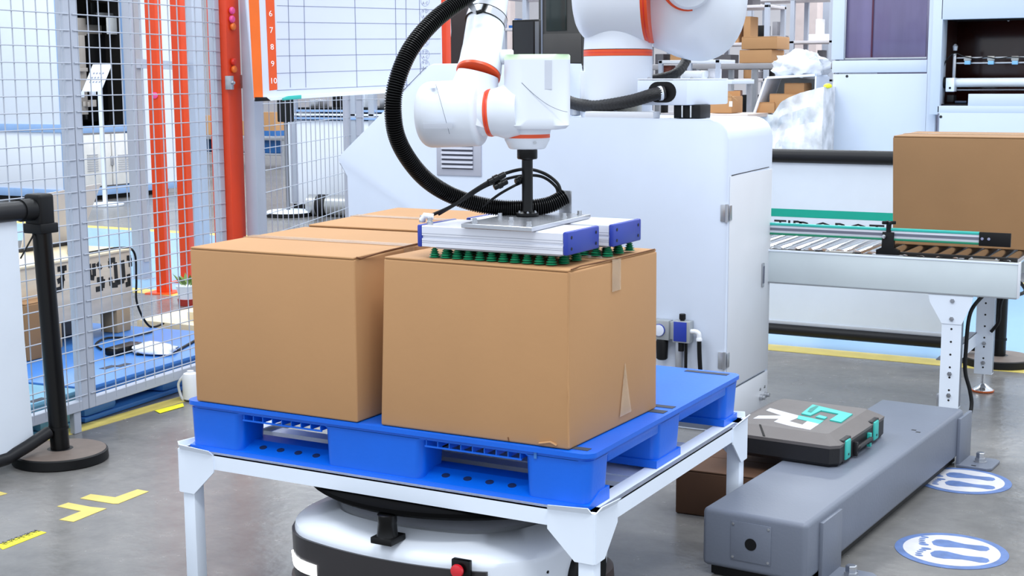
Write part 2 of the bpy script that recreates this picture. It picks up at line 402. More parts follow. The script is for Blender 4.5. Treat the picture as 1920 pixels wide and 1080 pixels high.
# ================================================================== CARTONS
def carton(name, label, P, group=None, seams='x', matb=CARD, lid=True, tapes=True):
    """P: 8 corner points; top flaps meet along a seam"""
    P = [V(p) for p in P]; base = (P[0]+P[1]+P[2]+P[3])/4
    t = thing(name, label, 'box', base, group=group)
    body = P[:4]+[p-V((0, 0, .004)) for p in P[4:]]
    obj('body', hexa(nb(), body, .005, 3), matb, t)
    a, b, c, d = P[4:]; up = V((0, 0, .0035))
    h1, h2 = (a.lerp(d, .5), b.lerp(c, .5)) if seams == 'x' else (a.lerp(b, .5), d.lerp(c, .5))
    g = V((0, .0015, 0)) if seams == 'x' else V((.0015, 0, 0))
    dn = V((0, 0, -.004))
    e = (b-a).normalized()*.003
    if seams == 'x':
        fl1 = [a+e, b-e, h2-e-g, h1+e-g]; fl2 = [h1+e+g, h2-e+g, c-e, d+e]
    else:
        fl1 = [a+e, h1-g, h2-g, d+e]; fl2 = [h1+g, b-e, c-e, h2+g]
    for q in (fl1, fl2):
        obj('top_flap', hexa(nb(), [p+dn for p in q]+[p+up*.3 for p in q], .0014, 1), matb, t)
    if tapes:
        wv = (d-a).normalized()*.024 if seams == 'x' else (b-a).normalized()*.024
        l0, l1 = h1, h2
        bm = nb(); z1, z2 = V((0, 0, .0022)), V((0, 0, .0028))
        hexa(bm, [l0-wv+z1, l1-wv+z1, l1+wv+z1, l0+wv+z1, l0-wv+z2, l1-wv+z2, l1+wv+z2, l0+wv+z2])
        ev = (l1-l0).normalized()
        for p, s in ((l0, -1), (l1, 1)):
            o = p+ev*s*.0025; dr = V((0, 0, -.075))
            q = [o-wv+z2, o+wv+z2, o+wv+dr, o-wv+dr]
            prism(bm, q, ev*s*-.0012)
        obj('packing_tape', bm, TAPE, t, smooth=False)
    return t
def xf(px, py, z): p = atz(px, py, z); return (p.x, p.y, z)
zb = .506; zt = .928
t = carton('cardboard_box', 'large plain carton at the right front of the pallet, under the suction gripper',
           [(-.578, .010, zb), (-.064, .014, zb), (-.050, .490, zb), (-.568, .49, zb), (-.570, .024, .921), (-.063, .012, .9195), (-.049, .482, .9175), (-.564, .48, .921)], 'large cartons on the pallet')
obj('corner_crease', tube(nb(), [V((-.0655, .0155, .512)), V((-.0675, .0155, .6)), V((-.0645, .0135, .63)), V((-.0675, .0155, .66)), V((-.0645, .0135, .915))], .0028, 6), CARD, t)
bm = nb(); c0 = V((-.057, .30, .53))
prism(bm, [(-.0535, .27, .53), (-.0525, .335, .53), (-.0535, .315, .6), (-.0545, .30, .66), (-.0535, .285, .6)], (.0012, 0, 0)); obj('torn_tape', bm, TAPE, t, smooth=False)
for pts, r in (([(-.095, .0125, .5135), (-.11, .0115, .520), (-.14, .0115, .5135)], .003), ([(-.22, .012, .508), (-.222, .0125, .518)], .0015)):
    obj('dent', tube(nb(), pts, r, 6), CARDE if r < .002 else CARD, t)
obj('flap_edge', tube(nb(), [V((-.062, .02, .921)), V((-.068, .08, .9215)), V((-.054, .25, .921)), V((-.051, .47, .9195))], .0016, 6), CARDE, t)
t = carton('cardboard_box', 'large plain carton at the left front corner of the pallet, taped along its top',
           [(-1.160, .002, zb), (-.642, .002, zb), (-.638, .5, zb), (-1.155, .5, zb), (-1.172, .012, .914), (-.641, .004, .916), (-.650, .5, .924), (-1.162, .49, .923)], 'large cartons on the pallet')
obj('flap_edge', tube(nb(), [V((-.639, .01, .917)), V((-.642, .03, .912)), V((-.630, .12, .921)), V((-.640, .3, .9225))], .0022, 6), CARDE, t)
carton('cardboard_box', 'large carton at the back left of the pallet, behind the taped front carton',
       [(-1.155, .51, zb), (-.638, .51, zb), (-.640, 1.0, zb), (-1.16, 1.0, zb), (-1.160, .505, .928), (-.640, .51, .929), (-.66, 1.03, .934), (-1.195, 1.03, .934)], 'large cartons on the pallet')

# ================================================================== ROBOT BASE MACHINE (white housing)
XM, YM, YB = -.485, 2.193, 2.70
t = thing('machine_housing', 'large white sheet metal machine housing that the robot arm stands on', 'machine', (-1.2, 2.45, 0))
def arc(cx, cz, r, a0, a1, n=6): return [(cx+r*math.cos(a0+(a1-a0)*k/n), cz+r*math.sin(a0+(a1-a0)*k/n)) for k in range(n+1)]
prof = [(-2.21, .0), (XM, .0)]+arc(XM-.075, 1.195-.075, .075, 0, PI/2)+[(-1.30, 1.195), (-1.34, 1.413), (-1.775, 1.413)]
prof += [(-1.80, 1.405), (-2.25, 1.035)]+[(-2.268, 1.01), (-2.262, .99), (-2.214, .94)]
obj('body_panel', prism(nb(), [(x, YM, z) for x, z in prof], (0, YB-YM, 0), .006, 2), WHITE2, t, ang=25)
sidep = mat('machine_side_paint', 'DDDFE5', .42, 0, .015)
obj('side_door', B(XM, XM+.004, YM+.012, YB-.008, .165, .985, .0015), sidep, t)
obj('side_kick_panel', B(XM, XM+.004, YM+.012, YB-.008, .012, .155, .0015), sidep, t)
bm = nb(); prism(bm, [(XM+.0042, YM+.02, .985), (XM+.0042, YB-.05, .993), (XM+.0042, YB-.05, .996), (XM+.0042, YM+.02, .9885)], (.0006, 0, 0)); obj('panel_gap', bm, DARK, t, smooth=False)
bm = nb(); box(bm, XM+.0042, XM+.0048, YM+.08, YB-.05, .1585, .1615); obj('panel_gap', bm, DARK, t, smooth=False)
for z in (.847, .284):
    h = obj('hinge', B(XM-.028, XM+.004, YM-.006, YM+.001, z-.032, z+.032, .002), STEEL, t)
    obj('hinge_leaf', B(XM+.0035, XM+.007, YM+.004, YM+.028, z-.028, z+.028, .001), STEEL, h)
    obj('hinge_pin', cyl(nb(), (XM-.002, YM-.007, z-.034), (XM-.002, YM-.007, z+.034), .006, 10), STEEL, h)
h = obj('door_handle', B(XM+.004, XM+.009, 2.585, 2.61, .515, .612, .004), STEEL, t)
obj('handle_recess', B(XM+.009, XM+.0095, 2.59, 2.605, .53, .6, .002), SLOT, h)
for i, y in enumerate((2.60, 2.655)): bm = nb(); box(bm, XM+.004, XM+.0045, y-.008, y+.01, .088, .092); box(bm, XM+.004, XM+.0045, y-.004, y+.01, .094, .097); obj('port_lettering', bm, INK, t, smooth=False)
for y in (2.60, 2.655):
    p = obj('air_port', lathe(nb(), [(.012, 0), (.012, .012), (.008, .013), (.008, .022)], (XM+.004, y, .06), (1, 0, 0), 14), STEEL, t)
# louvred vent on the front
v = obj('vent', prism(nb(), [(-1.762, YM-.006, .955), (-1.548, YM-.006, .955), (-1.548, YM-.006, 1.115), (-1.762, YM-.006, 1.115)], (0, .008, 0), .003), mat('vent_grey_plastic', 'B3B5C2', .5), t)
obj('vent_well', B(-1.735, -1.585, YM-.0068, YM-.0058, .982, 1.098), mat('vent_shadow', '4E505C', .7), v)
for k in range(6):
    z = .986+k*.019
    obj('louvre', prism(nb(), [(-1.735, YM-.0065, z), (-1.735, YM-.015, z+.002), (-1.735, YM-.0135, z+.009), (-1.735, YM-.0065, z+.0125)], (.15, 0, 0)), mat('vent_slat_grey', 'C6C8D4', .5), v)
obj('edge_foot', prism(nb(), [(-2.30, YM+.1, .66), (-2.214, YM+.1, .66), (-2.214, YM+.1, .84), (-2.225, YM+.1, .82)], (0, .3, 0)), BLACK, t, 'black wedge at the lower left edge')
# step edge line that shows behind the hose
obj('panel_gap', prism(nb(), [(-1.93, YM-.0008, 1.302), (-1.812, YM-.0008, 1.4), (-1.812, YM-.0008, 1.3965), (-1.928, YM-.0008, 1.299)], (0, .001, 0)), SLOT, t, smooth=False)

# air service unit on the front
t = thing('air_regulator_unit', 'blue and grey compressed air regulator and filter unit on the white housing', 'air regulator', (-.72, YM-.03, .3))
GA = mat('cast_grey', 'A9ADB0', .4, .3)
def au(px0, py0, px1, py1, y=YM-.045): a = aty(px0, py1, y); b = aty(px1, py0, y); return a.x, b.x, a.z, b.z
x0, x1, z0, z1 = au(1262, 604, 1293, 642); obj('lubricator_body', B(x0-.003, x1, YM-.045, YM-.002, z0, z1, .003), GA, t)
q = obj('blue_cover', B(x0+.002, x1-.012, YM-.048, YM-.044, z0+.006, z1-.003, .001), CAPB, t)
cx = (x0+x1)/2-.004
obj('top_knob', lathe(nb(), [(.009, 0), (.009, .004), (.0125, .005), (.0125, .024), (.011, .026)], (cx, YM-.025, z1), (0, 0, 1), 16), BLACK, t)
obj('drain', cyl(nb(), (cx-.004, YM-.025, z0), (cx-.004, YM-.025, z0-.035), .011, 12), BLACK, t)
obj('down_pipe', cyl(nb(), (cx+.014, YM-.02, z0), (cx+.014, YM-.02, z0-.16), .006, 10), BLACK, t)
obj('bracket', B(cx-.03, cx-.005, YM-.02, YM-.001, z0-.15, z0+.01, .002), STEEL, t)
x2, x3, z2, z3 = au(1222, 602, 1254, 636); obj('regulator_body', B(x2, x3, YM-.045, YM-.002, z2, z3, .004), GA, t)
obj('gauge', lathe(nb(), [(.022, 0), (.022, .008), (.018, .009)], ((x2+x3)/2-.004, YM-.045, (z2+z3)/2), (0, -1, 0), 20), mat('gauge_face', 'DDE3F2', .3), t)
obj('gauge_bezel', lathe(nb(), [(.024, 0), (.024, .006)], ((x2+x3)/2-.004, YM-.0449, (z2+z3)/2), (0, -1, 0), 20), CAPB, t)
obj('filter_bowl', lathe(nb(), [(.021, 0), (.024, -.01), (.022, -.075), (.016, -.08)], ((x2+x3)/2, YM-.025, z2), (0, 0, 1), 18), BLACK, t)
obj('coupler', B(x3, x0, YM-.035, YM-.01, z2+.004, z3-.004, .002), GA, t)
e = aty(1302, 622, YM-.03)
obj('elbow_fitting', tube(nb(), smoothpath([(x1, YM-.03, e.z), (e.x+.006, YM-.03, e.z), (e.x+.018, YM-.03, e.z-.008), (e.x+.02, YM-.03, e.z-.034)]), lambda i, s: .0095 if s < .05 else .012, 14), mat('white_fitting', 'E6E8EE', .35), t)
obj('air_hose', tube(nb(), smoothpath([(e.x+.02, YM-.03, e.z-.03), (e.x+.022, YM-.028, e.z-.1), (e.x+.03, YM-.02, e.z-.25), (e.x+.03, YM-.01, .05)]), .0085, 12), BLACK, t)

# ================================================================== ROBOT ARM
DW, DB = 3.385, 5.60                        # distance of the wrist and of the base from the camera
kw, kb = DW/FPX, DB/FPX                     # metres per surveyed pixel there
def W(px, py, dz=0): return atd(px, py, DW+dz)
def Bp(px, py, dz=0): return atd(px, py, DB+dz)
H = V((CR.x, CR.y, 0)).normalized(); Z = V((0, 0, 1)); FW = V((CF.x, CF.y, 0)).normalized()   # across, up, away
t = thing('robot_arm', 'white six-axis robot arm with orange joint rings reaching down over the pallet', 'robot', (Bp(1155, 214).x, Bp(1155, 214).y, 1.196))
# column on the housing
c0 = Bp(1158, 214); c0 = V((c0.x, c0.y, 1.196)); zr = lambda py: Bp(1155, py).z
obj('base_flange', lathe(nb(), [(.145, 0), (.147, .004), (.147, .022), (.14, .026)], c0, Z, 40), ROBW, t)
obj('flange_block', B(c0.x-.05, c0.x+.24, c0.y-.20, c0.y-.13, 1.196, 1.222, .004), WARMW, t)
R1 = 64*kb
obj('base_column', lathe(nb(), [(R1*1.01, .02), (R1, zr(106)-1.196)], c0, Z, 48), ROBW, t)
lb_ = c0-H*(R1+.012)-FW*.03
obj('column_side_box', prism(nb(), [V((q.x, q.y, 1.222)) for q in (lb_, lb_+H*.10, lb_+H*.10+FW*.08, lb_+FW*.08)], (0, 0, zr(133)-1.222), .004), ROBW, t)
rg = obj('joint_ring', lathe(nb(), [(R1*1.004, 0), (R1*1.004, .024)], V((c0.x, c0.y, zr(105.5))), Z, 48), ORING, t)
obj('ring_groove', lathe(nb(), [(R1*1.008, 0), (R1*1.008, .002)], V((c0.x, c0.y, zr(100))), Z, 48), RED, rg)
s0 = Bp(1153, -15); s0.z = Bp(1150, -15).z; axh = (H*1.0+FW*-.26+Z*.0).normalized()
obj('column_neck', lathe(nb(), [(R1, 0), (R1*.98, .05), (R1*.95, .12), (R1*.9, zr(-15)-zr(93))], V((c0.x, c0.y, zr(93)))+H*0, Z, 48), ROBW, t)
sc = Bp(1153, -12); sc = V((c0.x, c0.y, sc.z))-H*.004; R2 = 95*kb
def cap_prof(r, l0, l1, f0, f1, n=8):
    """cylinder profile with fillets f0,f1"""
    p = [(max(.001, r-f0+f0*math.sin(PI/2*k/n)), l0+f0-f0*math.cos(PI/2*k/n)) for k in range(n+1)]
    p += [(max(.001, r-f1+f1*math.cos(PI/2*k/n)), l1-f1+f1*math.sin(PI/2*k/n)) for k in range(n+1)]
    return p
obj('shoulder_housing', lathe(nb(), [(.001, -.162)]+cap_prof(R2, -.162, .122, .10, .004)+[(.001, .122)], sc, axh, 56), ROBW, t)
rg = obj('joint_ring', lathe(nb(), [(R2*.985, .120), (R2*.985, .148)], sc, axh, 56), ORING, t)
obj('ring_groove', lathe(nb(), [(R2*.993, .133), (R2*.993, .136)], sc, axh, 56), RED, rg)
hc = sc+(Bp(1310, -10)-Bp(1153, -12))
def ellrings(o, ax, prof, sx, sy, n=56):
    a = V(ax).normalized(); u = Z.cross(a).normalized(); v = a.cross(u); R = []
    for s, d in prof:
        R.append([o+a*d+u*(s*sx*math.cos(2*PI*k/n))+v*(s*sy*math.sin(2*PI*k/n)) for k in range(n)])
    return R
pf = [(.80, -.186), (.83, -.16), (.93, -.10), (.99, -.04)]+[(math.cos(a)**.8, .0+.178*math.sin(a)) for a in [PI/2*k/12 for k in range(0, 12)]]
obj('upper_arm_housing', loft(nb(), ellrings(hc, axh, pf, R2*1.13, R2*1.3)), ROBW, t)
# seam lines and tiny screw holes
fo = Bp(1290, -38, -.25); fa = (-FW*1+Z*-.22-H*.05).normalized()
obj('joint_ring', lathe(nb(), [(52*kb*.955, .05), (52*kb*.955, .062)], Bp(1289, -36, -.245), fa, 40), ORING, t)
obj('arm_joint_cap', lathe(nb(), [(.12, -.12), (.118, 0), (.104, .045), (.094, .05), (.094, .1), (.08, .12)], Bp(1289, -36, -.24), fa, 40), ROBW, t)
# upper arm, elbow and forearm: they leave the frame at the top
fb = W(897, 138); ft = W(918, -6, .085); fax = (ft-fb).normalized()
elbow = fb+fax*.86
sh = Bp(1289, -36, -.36)
el2 = V((elbow.x+.12, elbow.y+.22, elbow.z+.06))
obj('upper_arm', tube(nb(), [sh, sh+Z*.25-H*.05, sh.lerp(el2, .5)+Z*.45, el2+Z*.02], lambda i, s: [.095, .1, .09, .08][i], 28), ROBW, t)
obj('elbow_housing', lathe(nb(), [(.001, -.16)]+cap_prof(.098, -.16, .16, .04, .04)+[(.001, .16)], elbow.lerp(el2, .5), (el2-elbow), 36), ROBW, t)
rr = lambda px: px*kw
obj('forearm', lathe(nb(), [(rr(39.5), .025), (rr(38.5), .055), (rr(37.2), .075), (rr(36.8), .16), (rr(36.5), .3), (rr(36), .84)], fb, fax, 44), ROBW, t)
rax = (fax+H*-.10).normalized()
rg = obj('joint_ring', lathe(nb(), [(rr(42.3), -.0035), (rr(42.3), .0035)], fb, (fax+H*.13).normalized(), 44), ORING, t)
obj('forearm_cuff', lathe(nb(), [(rr(42), .0035), (rr(42), .012), (rr(40.5), .03), (rr(39), .05), (rr(38), .062)], fb, (fax+H*.08).normalized(), 44), ROBW, t)
# joint 4 housing (left, axis across) and its neck
jc = W(862, 213); jax = (H*1.0-FW*.26+Z*.04).normalized()
Rj = rr(62)
obj('wrist_housing', lathe(nb(), [(.001, rr(-76))]+cap_prof(Rj, rr(-76), rr(44), rr(22), rr(10))+[(rr(45), rr(46)), (rr(43), rr(58))], jc, jax, 56), ROBW, t)
obj('wrist_neck', lathe(nb(), [(rr(58), rr(-30)), (rr(56), rr(-10)), (rr(49), rr(22)), (rr(42.5), rr(52)), (rr(39.5), rr(70))], W(880, 207), fb-W(880, 207), 44), ROBW, t)
# recessed grip pockets and seams on the housing cap
cp = W(797, 215)
def onface(px, py, dz): return W(px, py, dz)
rg = obj('joint_ring', lathe(nb(), [(rr(44.5), rr(56)), (rr(45), rr(58)), (rr(45), rr(63)), (rr(44.5), rr(65))], jc, jax, 44), ORING, t)
obj('ring_groove', lathe(nb(), [(rr(45.4), rr(59.8)), (rr(45.4), rr(61.4))], jc, jax, 44), RED, rg)
# joint 5 housing (right): rounded block with neck
bc = W(1007, 172, -.020); bw, bh, bd = rr(61), rr(68), .080
def sq(cx, hw, hd, z, r, n=6):
    P = []
    for sx_, sy_, a0 in ((1, -1, -PI/2), (1, 1, 0), (-1, 1, PI/2), (-1, -1, PI)):
        for k in range(n+1):
            a = a0+PI/2*k/n
            P.append(cx+H*(sx_*(hw-r)+r*math.cos(a))+FW*(sy_*(hd-r)+r*math.sin(a))+Z*z)
    return P
J5 = obj('wrist_block', loft(nb(), [sq(bc, bw*.62, bd*.7, -bh*1.02, .03), sq(bc, bw*.86, bd*.92, -bh*.99, .035), sq(bc, bw*.97, bd, -bh*.90, .04), sq(bc, bw, bd, -bh*.7, .058), sq(bc, bw, bd, bh*.86, .058)]), ROBW, t, ang=40)
obj('light_strip', loft(nb(), [sq(bc, bw, bd, bh*.86, .058), sq(bc, bw*1.0, bd, bh*.96, .058), sq(bc, bw*.96, bd*.95, bh*1.0, .04)]), MINT, t, 'pale green status light strip', ang=40)
obj('side_cone', lathe(nb(), [(rr(44), rr(64)), (rr(45), rr(72)), (rr(50), rr(88)), (rr(46), rr(118))], jc, jax, 44), ROBW, t)
obj('cable_boss', lathe(nb(), cap_prof(rr(14), -rr(14), rr(12), rr(6), rr(4)), W(951, 107), H, 24), ROBW, t)
obj('grip_pocket', B(0, 1, 0, 1, 0, 1, M=Matrix.Translation(bc+H*rr(13)-FW*(bd+.0008)-Z*rr(-5))@Matrix(((H.x*rr(13), FW.x*.002, 0, 0), (H.y*rr(13), FW.y*.002, 0, 0), (0, 0, rr(52), 0), (0, 0, 0, 1)))), mat('pocket_grey', 'C9CDD8', .5), t, smooth=False)
pg = W(959, 123, -bd-.0)
obj('grip_pocket', prism(nb(), [pg+H*a+Z*b for a, b in ((-.004, -.008), (.004, -.008), (.004, .008), (-.004, .008))], FW*.002), MATS['pocket_grey'], t, smooth=False)
sl = [W(px, py, -bd-.0204) for px, py in ((978, 155), (1000, 176), (1025, 195), (1048, 206), (1064, 210))]
obj('seam', tube(nb(), smoothpath(sl, 4), .0006, 5), SLOT, t)
# seam + pockets on the left housing: follow its barrel
def barrel(px, py):
    """point on the front of the joint 4 barrel"""
    v0 = (213-py)*kw; dz = -math.sqrt(max(.0001, Rj*Rj-v0*v0)); return W(px, py, dz*.985-.006)
obj('seam', tube(nb(), [barrel(817+26*k/8, 157+94*k/8)-FW*.003 for k in range(9)], .0006, 5), SLOT, t)
obj('grip_pocket', loft(nb(), [[barrel(px, y)+FW*d for px, d in ((794, -.006), (848, -.003), (848, .004), (794, .004))] for y in (231, 234, 237, 241)]), MATS['pocket_grey'], t, smooth=False)
obj('grip_pocket', loft(nb(), [[barrel(px, y)+FW*d for px, d in ((806, -.004), (816, -.003), (816, .004), (806, .004))] for y in (159, 162, 165)]), MATS['pocket_grey'], t, smooth=False)
# flange
tc = W(990, 250); tx, ty = -.296, .25
zt_ = lambda py: aty(990, py, .25).z
obj('flange_neck', lathe(nb(), [(rr(47), zt_(232)), (rr(44), zt_(247)), (rr(43), zt_(251))], (tx, ty, 0), Z, 40), ROBW, t)
obj('joint_ring', lathe(nb(), [(rr(43), zt_(258)), (rr(43), zt_(251))], (tx, ty, 0), Z, 40), ORING, t)
obj('tool_flange', lathe(nb(), [(rr(32), zt_(279)), (rr(35), zt_(277)), (rr(42.5), zt_(262)), (rr(42.5), zt_(258))], (tx, ty, 0), Z, 40), ROBW, t)
bm = nb(); bolt(bm, V((tx, ty, zt_(266)))-FW*rr(39.5)+H*rr(14), -FW, .004, .003); obj('flange_screw', bm, STEEL, t)
# steel hose clamp round the forearm, arm strap
cb = fb+fax*(.155); cax = (fax+H*.16).normalized()
cl = obj('hose_clamp', lathe(nb(), [(rr(38.2), -.011), (rr(39.2), -.011), (rr(39.2), .011), (rr(38.2), .011)], cb, cax, 44, caps=False), CHROME, t)
bm = nb(); lathe(bm, [(rr(39.4), -.0125), (rr(39.4), -.0105)], cb, cax, 44); lathe(bm, [(rr(39.4), .0105), (rr(39.4), .0125)], cb, cax, 44)
obj('rubber_edge', bm, BLACK, cl)
obj('clamp_screw', cyl(nb(), W(893, 24, -.03), W(904, 21, -.03), .005, 10), BLACK, cl)
obj('clamp_strap', prism(nb(), [W(px, py, -.028) for px, py in ((862, -8), (878, -8), (897, 22), (893, 28), (885, 22))], FW*.003), STEEL, cl)

# ---- second hose, junction box on the housing
t = thing('junction_box', 'white cable junction box on a black stand beside the robot base column', 'box', (-.68, 2.35, 1.197))
YJ = 2.215
a, b = aty(1195, 197, YJ), aty(1288, 148, YJ)
xl, xr, zl, zh = a.x, b.x, a.z, b.z
ed = aty(1345, 147, YJ+.22)
pts = [(xl, YJ), (xr, YJ), (ed.x, YJ+.2), (ed.x, YJ+.34), (xr, YJ+.34), (xr, YJ+.09), (xl, YJ+.09)]
obj('box_shell', prism(nb(), [(x, y, zl) for x, y in pts], (0, 0, zh-zl-.004), .005), WHITE2, t)
obj('box_lid', prism(nb(), [(x, y, zh-.003) for x, y in pts], (0, 0, .005), .001, 1), WARMW, t)
px0, px1 = aty(1215, 170, YJ).x, aty(1268, 170, YJ).x; zm = (zl+zh)/2; hr = (zh-zl)*.40
sl = [(px0+hr-hr*math.cos(PI/2-PI*k/12+PI/2-PI/2) if 0 else px0+hr-hr*math.sin(PI*k/12), YJ-.0006, zm+hr*math.cos(PI*k/12)) for k in range(13)]
sl += [(px1-hr+hr*math.sin(PI*k/12), YJ-.0006, zm-hr*math.cos(PI*k/12)) for k in range(13)]
obj('cable_slot', prism(nb(), sl, (0, .001, 0)), BLACK, t, smooth=False)
bm = nb(); box(bm, aty(1265, 200, YJ+.06).x, aty(1322, 200, YJ+.1).x, YJ+.05, YJ+.16, 1.1965, zl, .003)
st = obj('stand', bm, BLACK, t)
for x in (-.70, -.665): obj('stand_rod', cyl(nb(), (x, YJ+.046, 1.2), (x, YJ+.046, zl-.002), .004, 8), CHROME, st)
bm = nb(); [bolt(bm, V((x, y, zh+.002)), Z, .006, .004) for x, y in ((xl+.03, YJ+.04), (xr-.02, YJ+.1), (ed.x-.05, YJ+.26), (xl+.1, YJ+.25))]
for i, (x, y) in enumerate(((xl+.03, YJ+.04), (xr-.02, YJ+.1), (ed.x-.05, YJ+.26))): bm = nb(); bolt(bm, V((x, y, zh+.002)), Z, .006, .004); obj('screw', bm, STEEL, t)
hp = smoothpath([aty(1045, 176, 2.42), aty(1073, 193, 2.32), aty(1120, 199, 2.27), aty(1180, 190, 2.225), aty(1222, 178, 2.19), aty(1246, 173, YJ-.004)], 14)
hs = obj('braided_hose', tube(nb(), resample(hp, .006), lambda i, s: .0245+.0008*math.sin(i*2.1), 16), BRAID)
tag(hs, 'black braided cable hose running along the housing into the junction box slot', 'hose')
tag(obj('cable_tie', lathe(nb(), [(.0265, -.006), (.0275, -.006), (.0275, .006), (.0265, .006)], aty(1238, 175, YJ-.012), (hp[-1]-hp[-6]), 20, caps=False), WHITE), 'small white tie on the braided hose at the slot', 'cable tie')
hp2 = smoothpath([Bp(1290, 88, .18), Bp(1284, 118, .16), Bp(1262, 140, .10), Bp(1215, 150, .12), Bp(1190, 152, .16)], 14)
tag(obj('braided_hose', tube(nb(), resample(hp2, .006), lambda i, s: .020+.0008*math.sin(i*2.1), 16), BRAID), 'black braided hose curving down behind the column from the upper arm', 'hose')
fb_ = thing('fitting_block', 'small beige terminal block with three holes at the column foot', 'terminal block', aty(1165, 218, 2.27))
a, b = aty(1155, 217, 2.27), aty(1190, 197, 2.27)
obj('block_body', B(a.x, b.x+.01, 2.27, 2.32, 1.197, b.z, .003), mat('beige_block', 'D2D0C6', .5), fb_)
for k in range(3): obj('hole', cyl(nb(), (a.x+.022+k*.02, 2.2695, 1.218), (a.x+.022+k*.02, 2.271, 1.218), .005, 10), BLACK, fb_)

# ================================================================== VACUUM GRIPPER
t = thing('vacuum_gripper', 'aluminium vacuum gripper with two blue-ended bars and green suction cups on the carton', 'gripper', (tx, ty, .931))
zp = 1.012
obj('tool_post', lathe(nb(), [(.0255, zp), (.0285, zp+.002), (.0285, zp+.008), (.0145, zp+.012), (.0135, zp+.02), (.0135, zt_(300)), (.015, zt_(299)), (.0235, zt_(298)), (.025, zt_(296)), (.025, zt_(281)), (.023, zt_(279.5))], (tx, ty, 0), Z, 28), BLACKG, t)
for k in range(6):
    a = k*PI/3; bm = nb(); bolt(bm, V((tx+.022*math.cos(a), ty+.022*math.sin(a), zp+.008)), Z, .0035, .003); obj('flange_bolt', bm, STEEL, t)
ZB0, ZB1 = .950, 1.0
for (y0, y1, xa, xb) in ((.044, .209, -.472, -.095), (.245, .407, -.455, -.074)):
    pr = [(y0, ZB0), (y0, ZB0+.019), (y0+.004, ZB0+.020), (y0+.004, ZB0+.0255), (y0, ZB0+.0265), (y0, ZB1-.002), (y0+.002, ZB1), (y1-.002, ZB1), (y1, ZB1-.002), (y1, ZB0+.0265), (y1-.004, ZB0+.0255), (y1-.004, ZB0+.020), (y1, ZB0+.019), (y1, ZB0)]
    bar = obj('vacuum_bar', prism(nb(), [(xa, y, z) for y, z in pr], (xb-xa, 0, 0)), ALU, t, ang=20)
    for k, (z, h) in enumerate(((ZB0+.009, .0007), (ZB0+.013, .0007), (ZB0+.031, .0007))):
        obj('groove', B(xa, xb, y0-.0003, y0+.0005, z, z+h), SLOT, bar, smooth=False)
    obj('cup_plate', B(xa+.035, xb-.01, y0+.008, y1-.008, ZB0-.005, ZB0), mat('dull_aluminium', 'A6A7AC', .4, .4), bar)
    for xx, d in ((xa, -.013), (xb, .013)):
        e = obj('end_cap', B(min(xx, xx+d), max(xx, xx+d), y0-.0015, y1+.0015, ZB0-.002, ZB1+.002, .004), CAPB, t, 'blue plastic end cap')
        if d > 0:
            for yy in (y0+.018, y1-.018):
                for zz in (ZB0+.012, ZB1-.012): obj('cap_screw', cyl(nb(), (xx+d, yy, zz), (xx+d+.0008, yy, zz), .004, 8), BLACKG, e)
    cupm = None
    for j in range(5):
        for i in range(12):
            x = xa+.024+.0315*i+(.0156 if j % 2 else 0); y = y0+.018+j*(y1-y0-.036)/4
            if x > xb-.008: continue
            if j in (1, 2, 3) and not (i in (0, 1, 10, 11)): continue
            if cupm is None:
                p = [(.0035, .0), (.0045, -.003), (.0065, -.004), (.007, -.006), (.0045, -.0075), (.0085, -.0105), (.0085, -.0115), (.0055, -.013), (.0105, -.017), (.0105, -.0182), (.0065, -.0195), (.0115, -.0235), (.0112, -.0245)]
                cupm = mesh_of('suction_cup', lathe(nb(), [(r*1.18, z*.90) for r, z in p], (0, 0, 0), Z, 12), GREENC)
            inst('suction_cup', cupm, bar, Matrix.Translation((x, y, ZB0-.0045)))
obj('mounting_plate', prism(nb(), [(-.354, .03, ZB1+.001), (-.162, .02, ZB1+.001), (-.182, .37, ZB1+.001), (-.374, .38, ZB1+.001)], (0, 0, .0105), .001, 1), mat('plate_aluminium', 'B4B7BE', .25, .75, .05, 30), t)
for x, y in ((-.335, .06), (-.34, .34), (-.185, .05), (-.205, .27), (-.20, .345), (-.345, .2), (-.27, .12)):
    bm = nb(); lathe(bm, [(.007, 0), (.007, .002), (.0055, .0025), (.0055, .010)], (x, y, ZB1+.0115), Z, 10); obj('plate_bolt', bm, STEEL, t)
p = aty(1022, 365, .44)
obj('hose_bracket', B(-.278, -.243, .385, .388, ZB1+.0005, 1.066, .002), STEEL, t)
for px, y in ((792, .11), (806, .07)):
    q = aty(px, 418, y); obj('push_fitting', lathe(nb(), [(.008, 0), (.008, .008), (.006, .009), (.006, .017)], (q.x, y, ZB1), Z, 12), STEEL, t)
q = aty(800, 409, .10)
obj('push_fitting', tube(nb(), [q+V((-.014, 0, -.006)), q+V((-.006, 0, .006)), q+V((.012, .012, .003))], .0075, 12), mat('white_fitting', 'E6E8EE', .35), t, 'white elbow fitting')
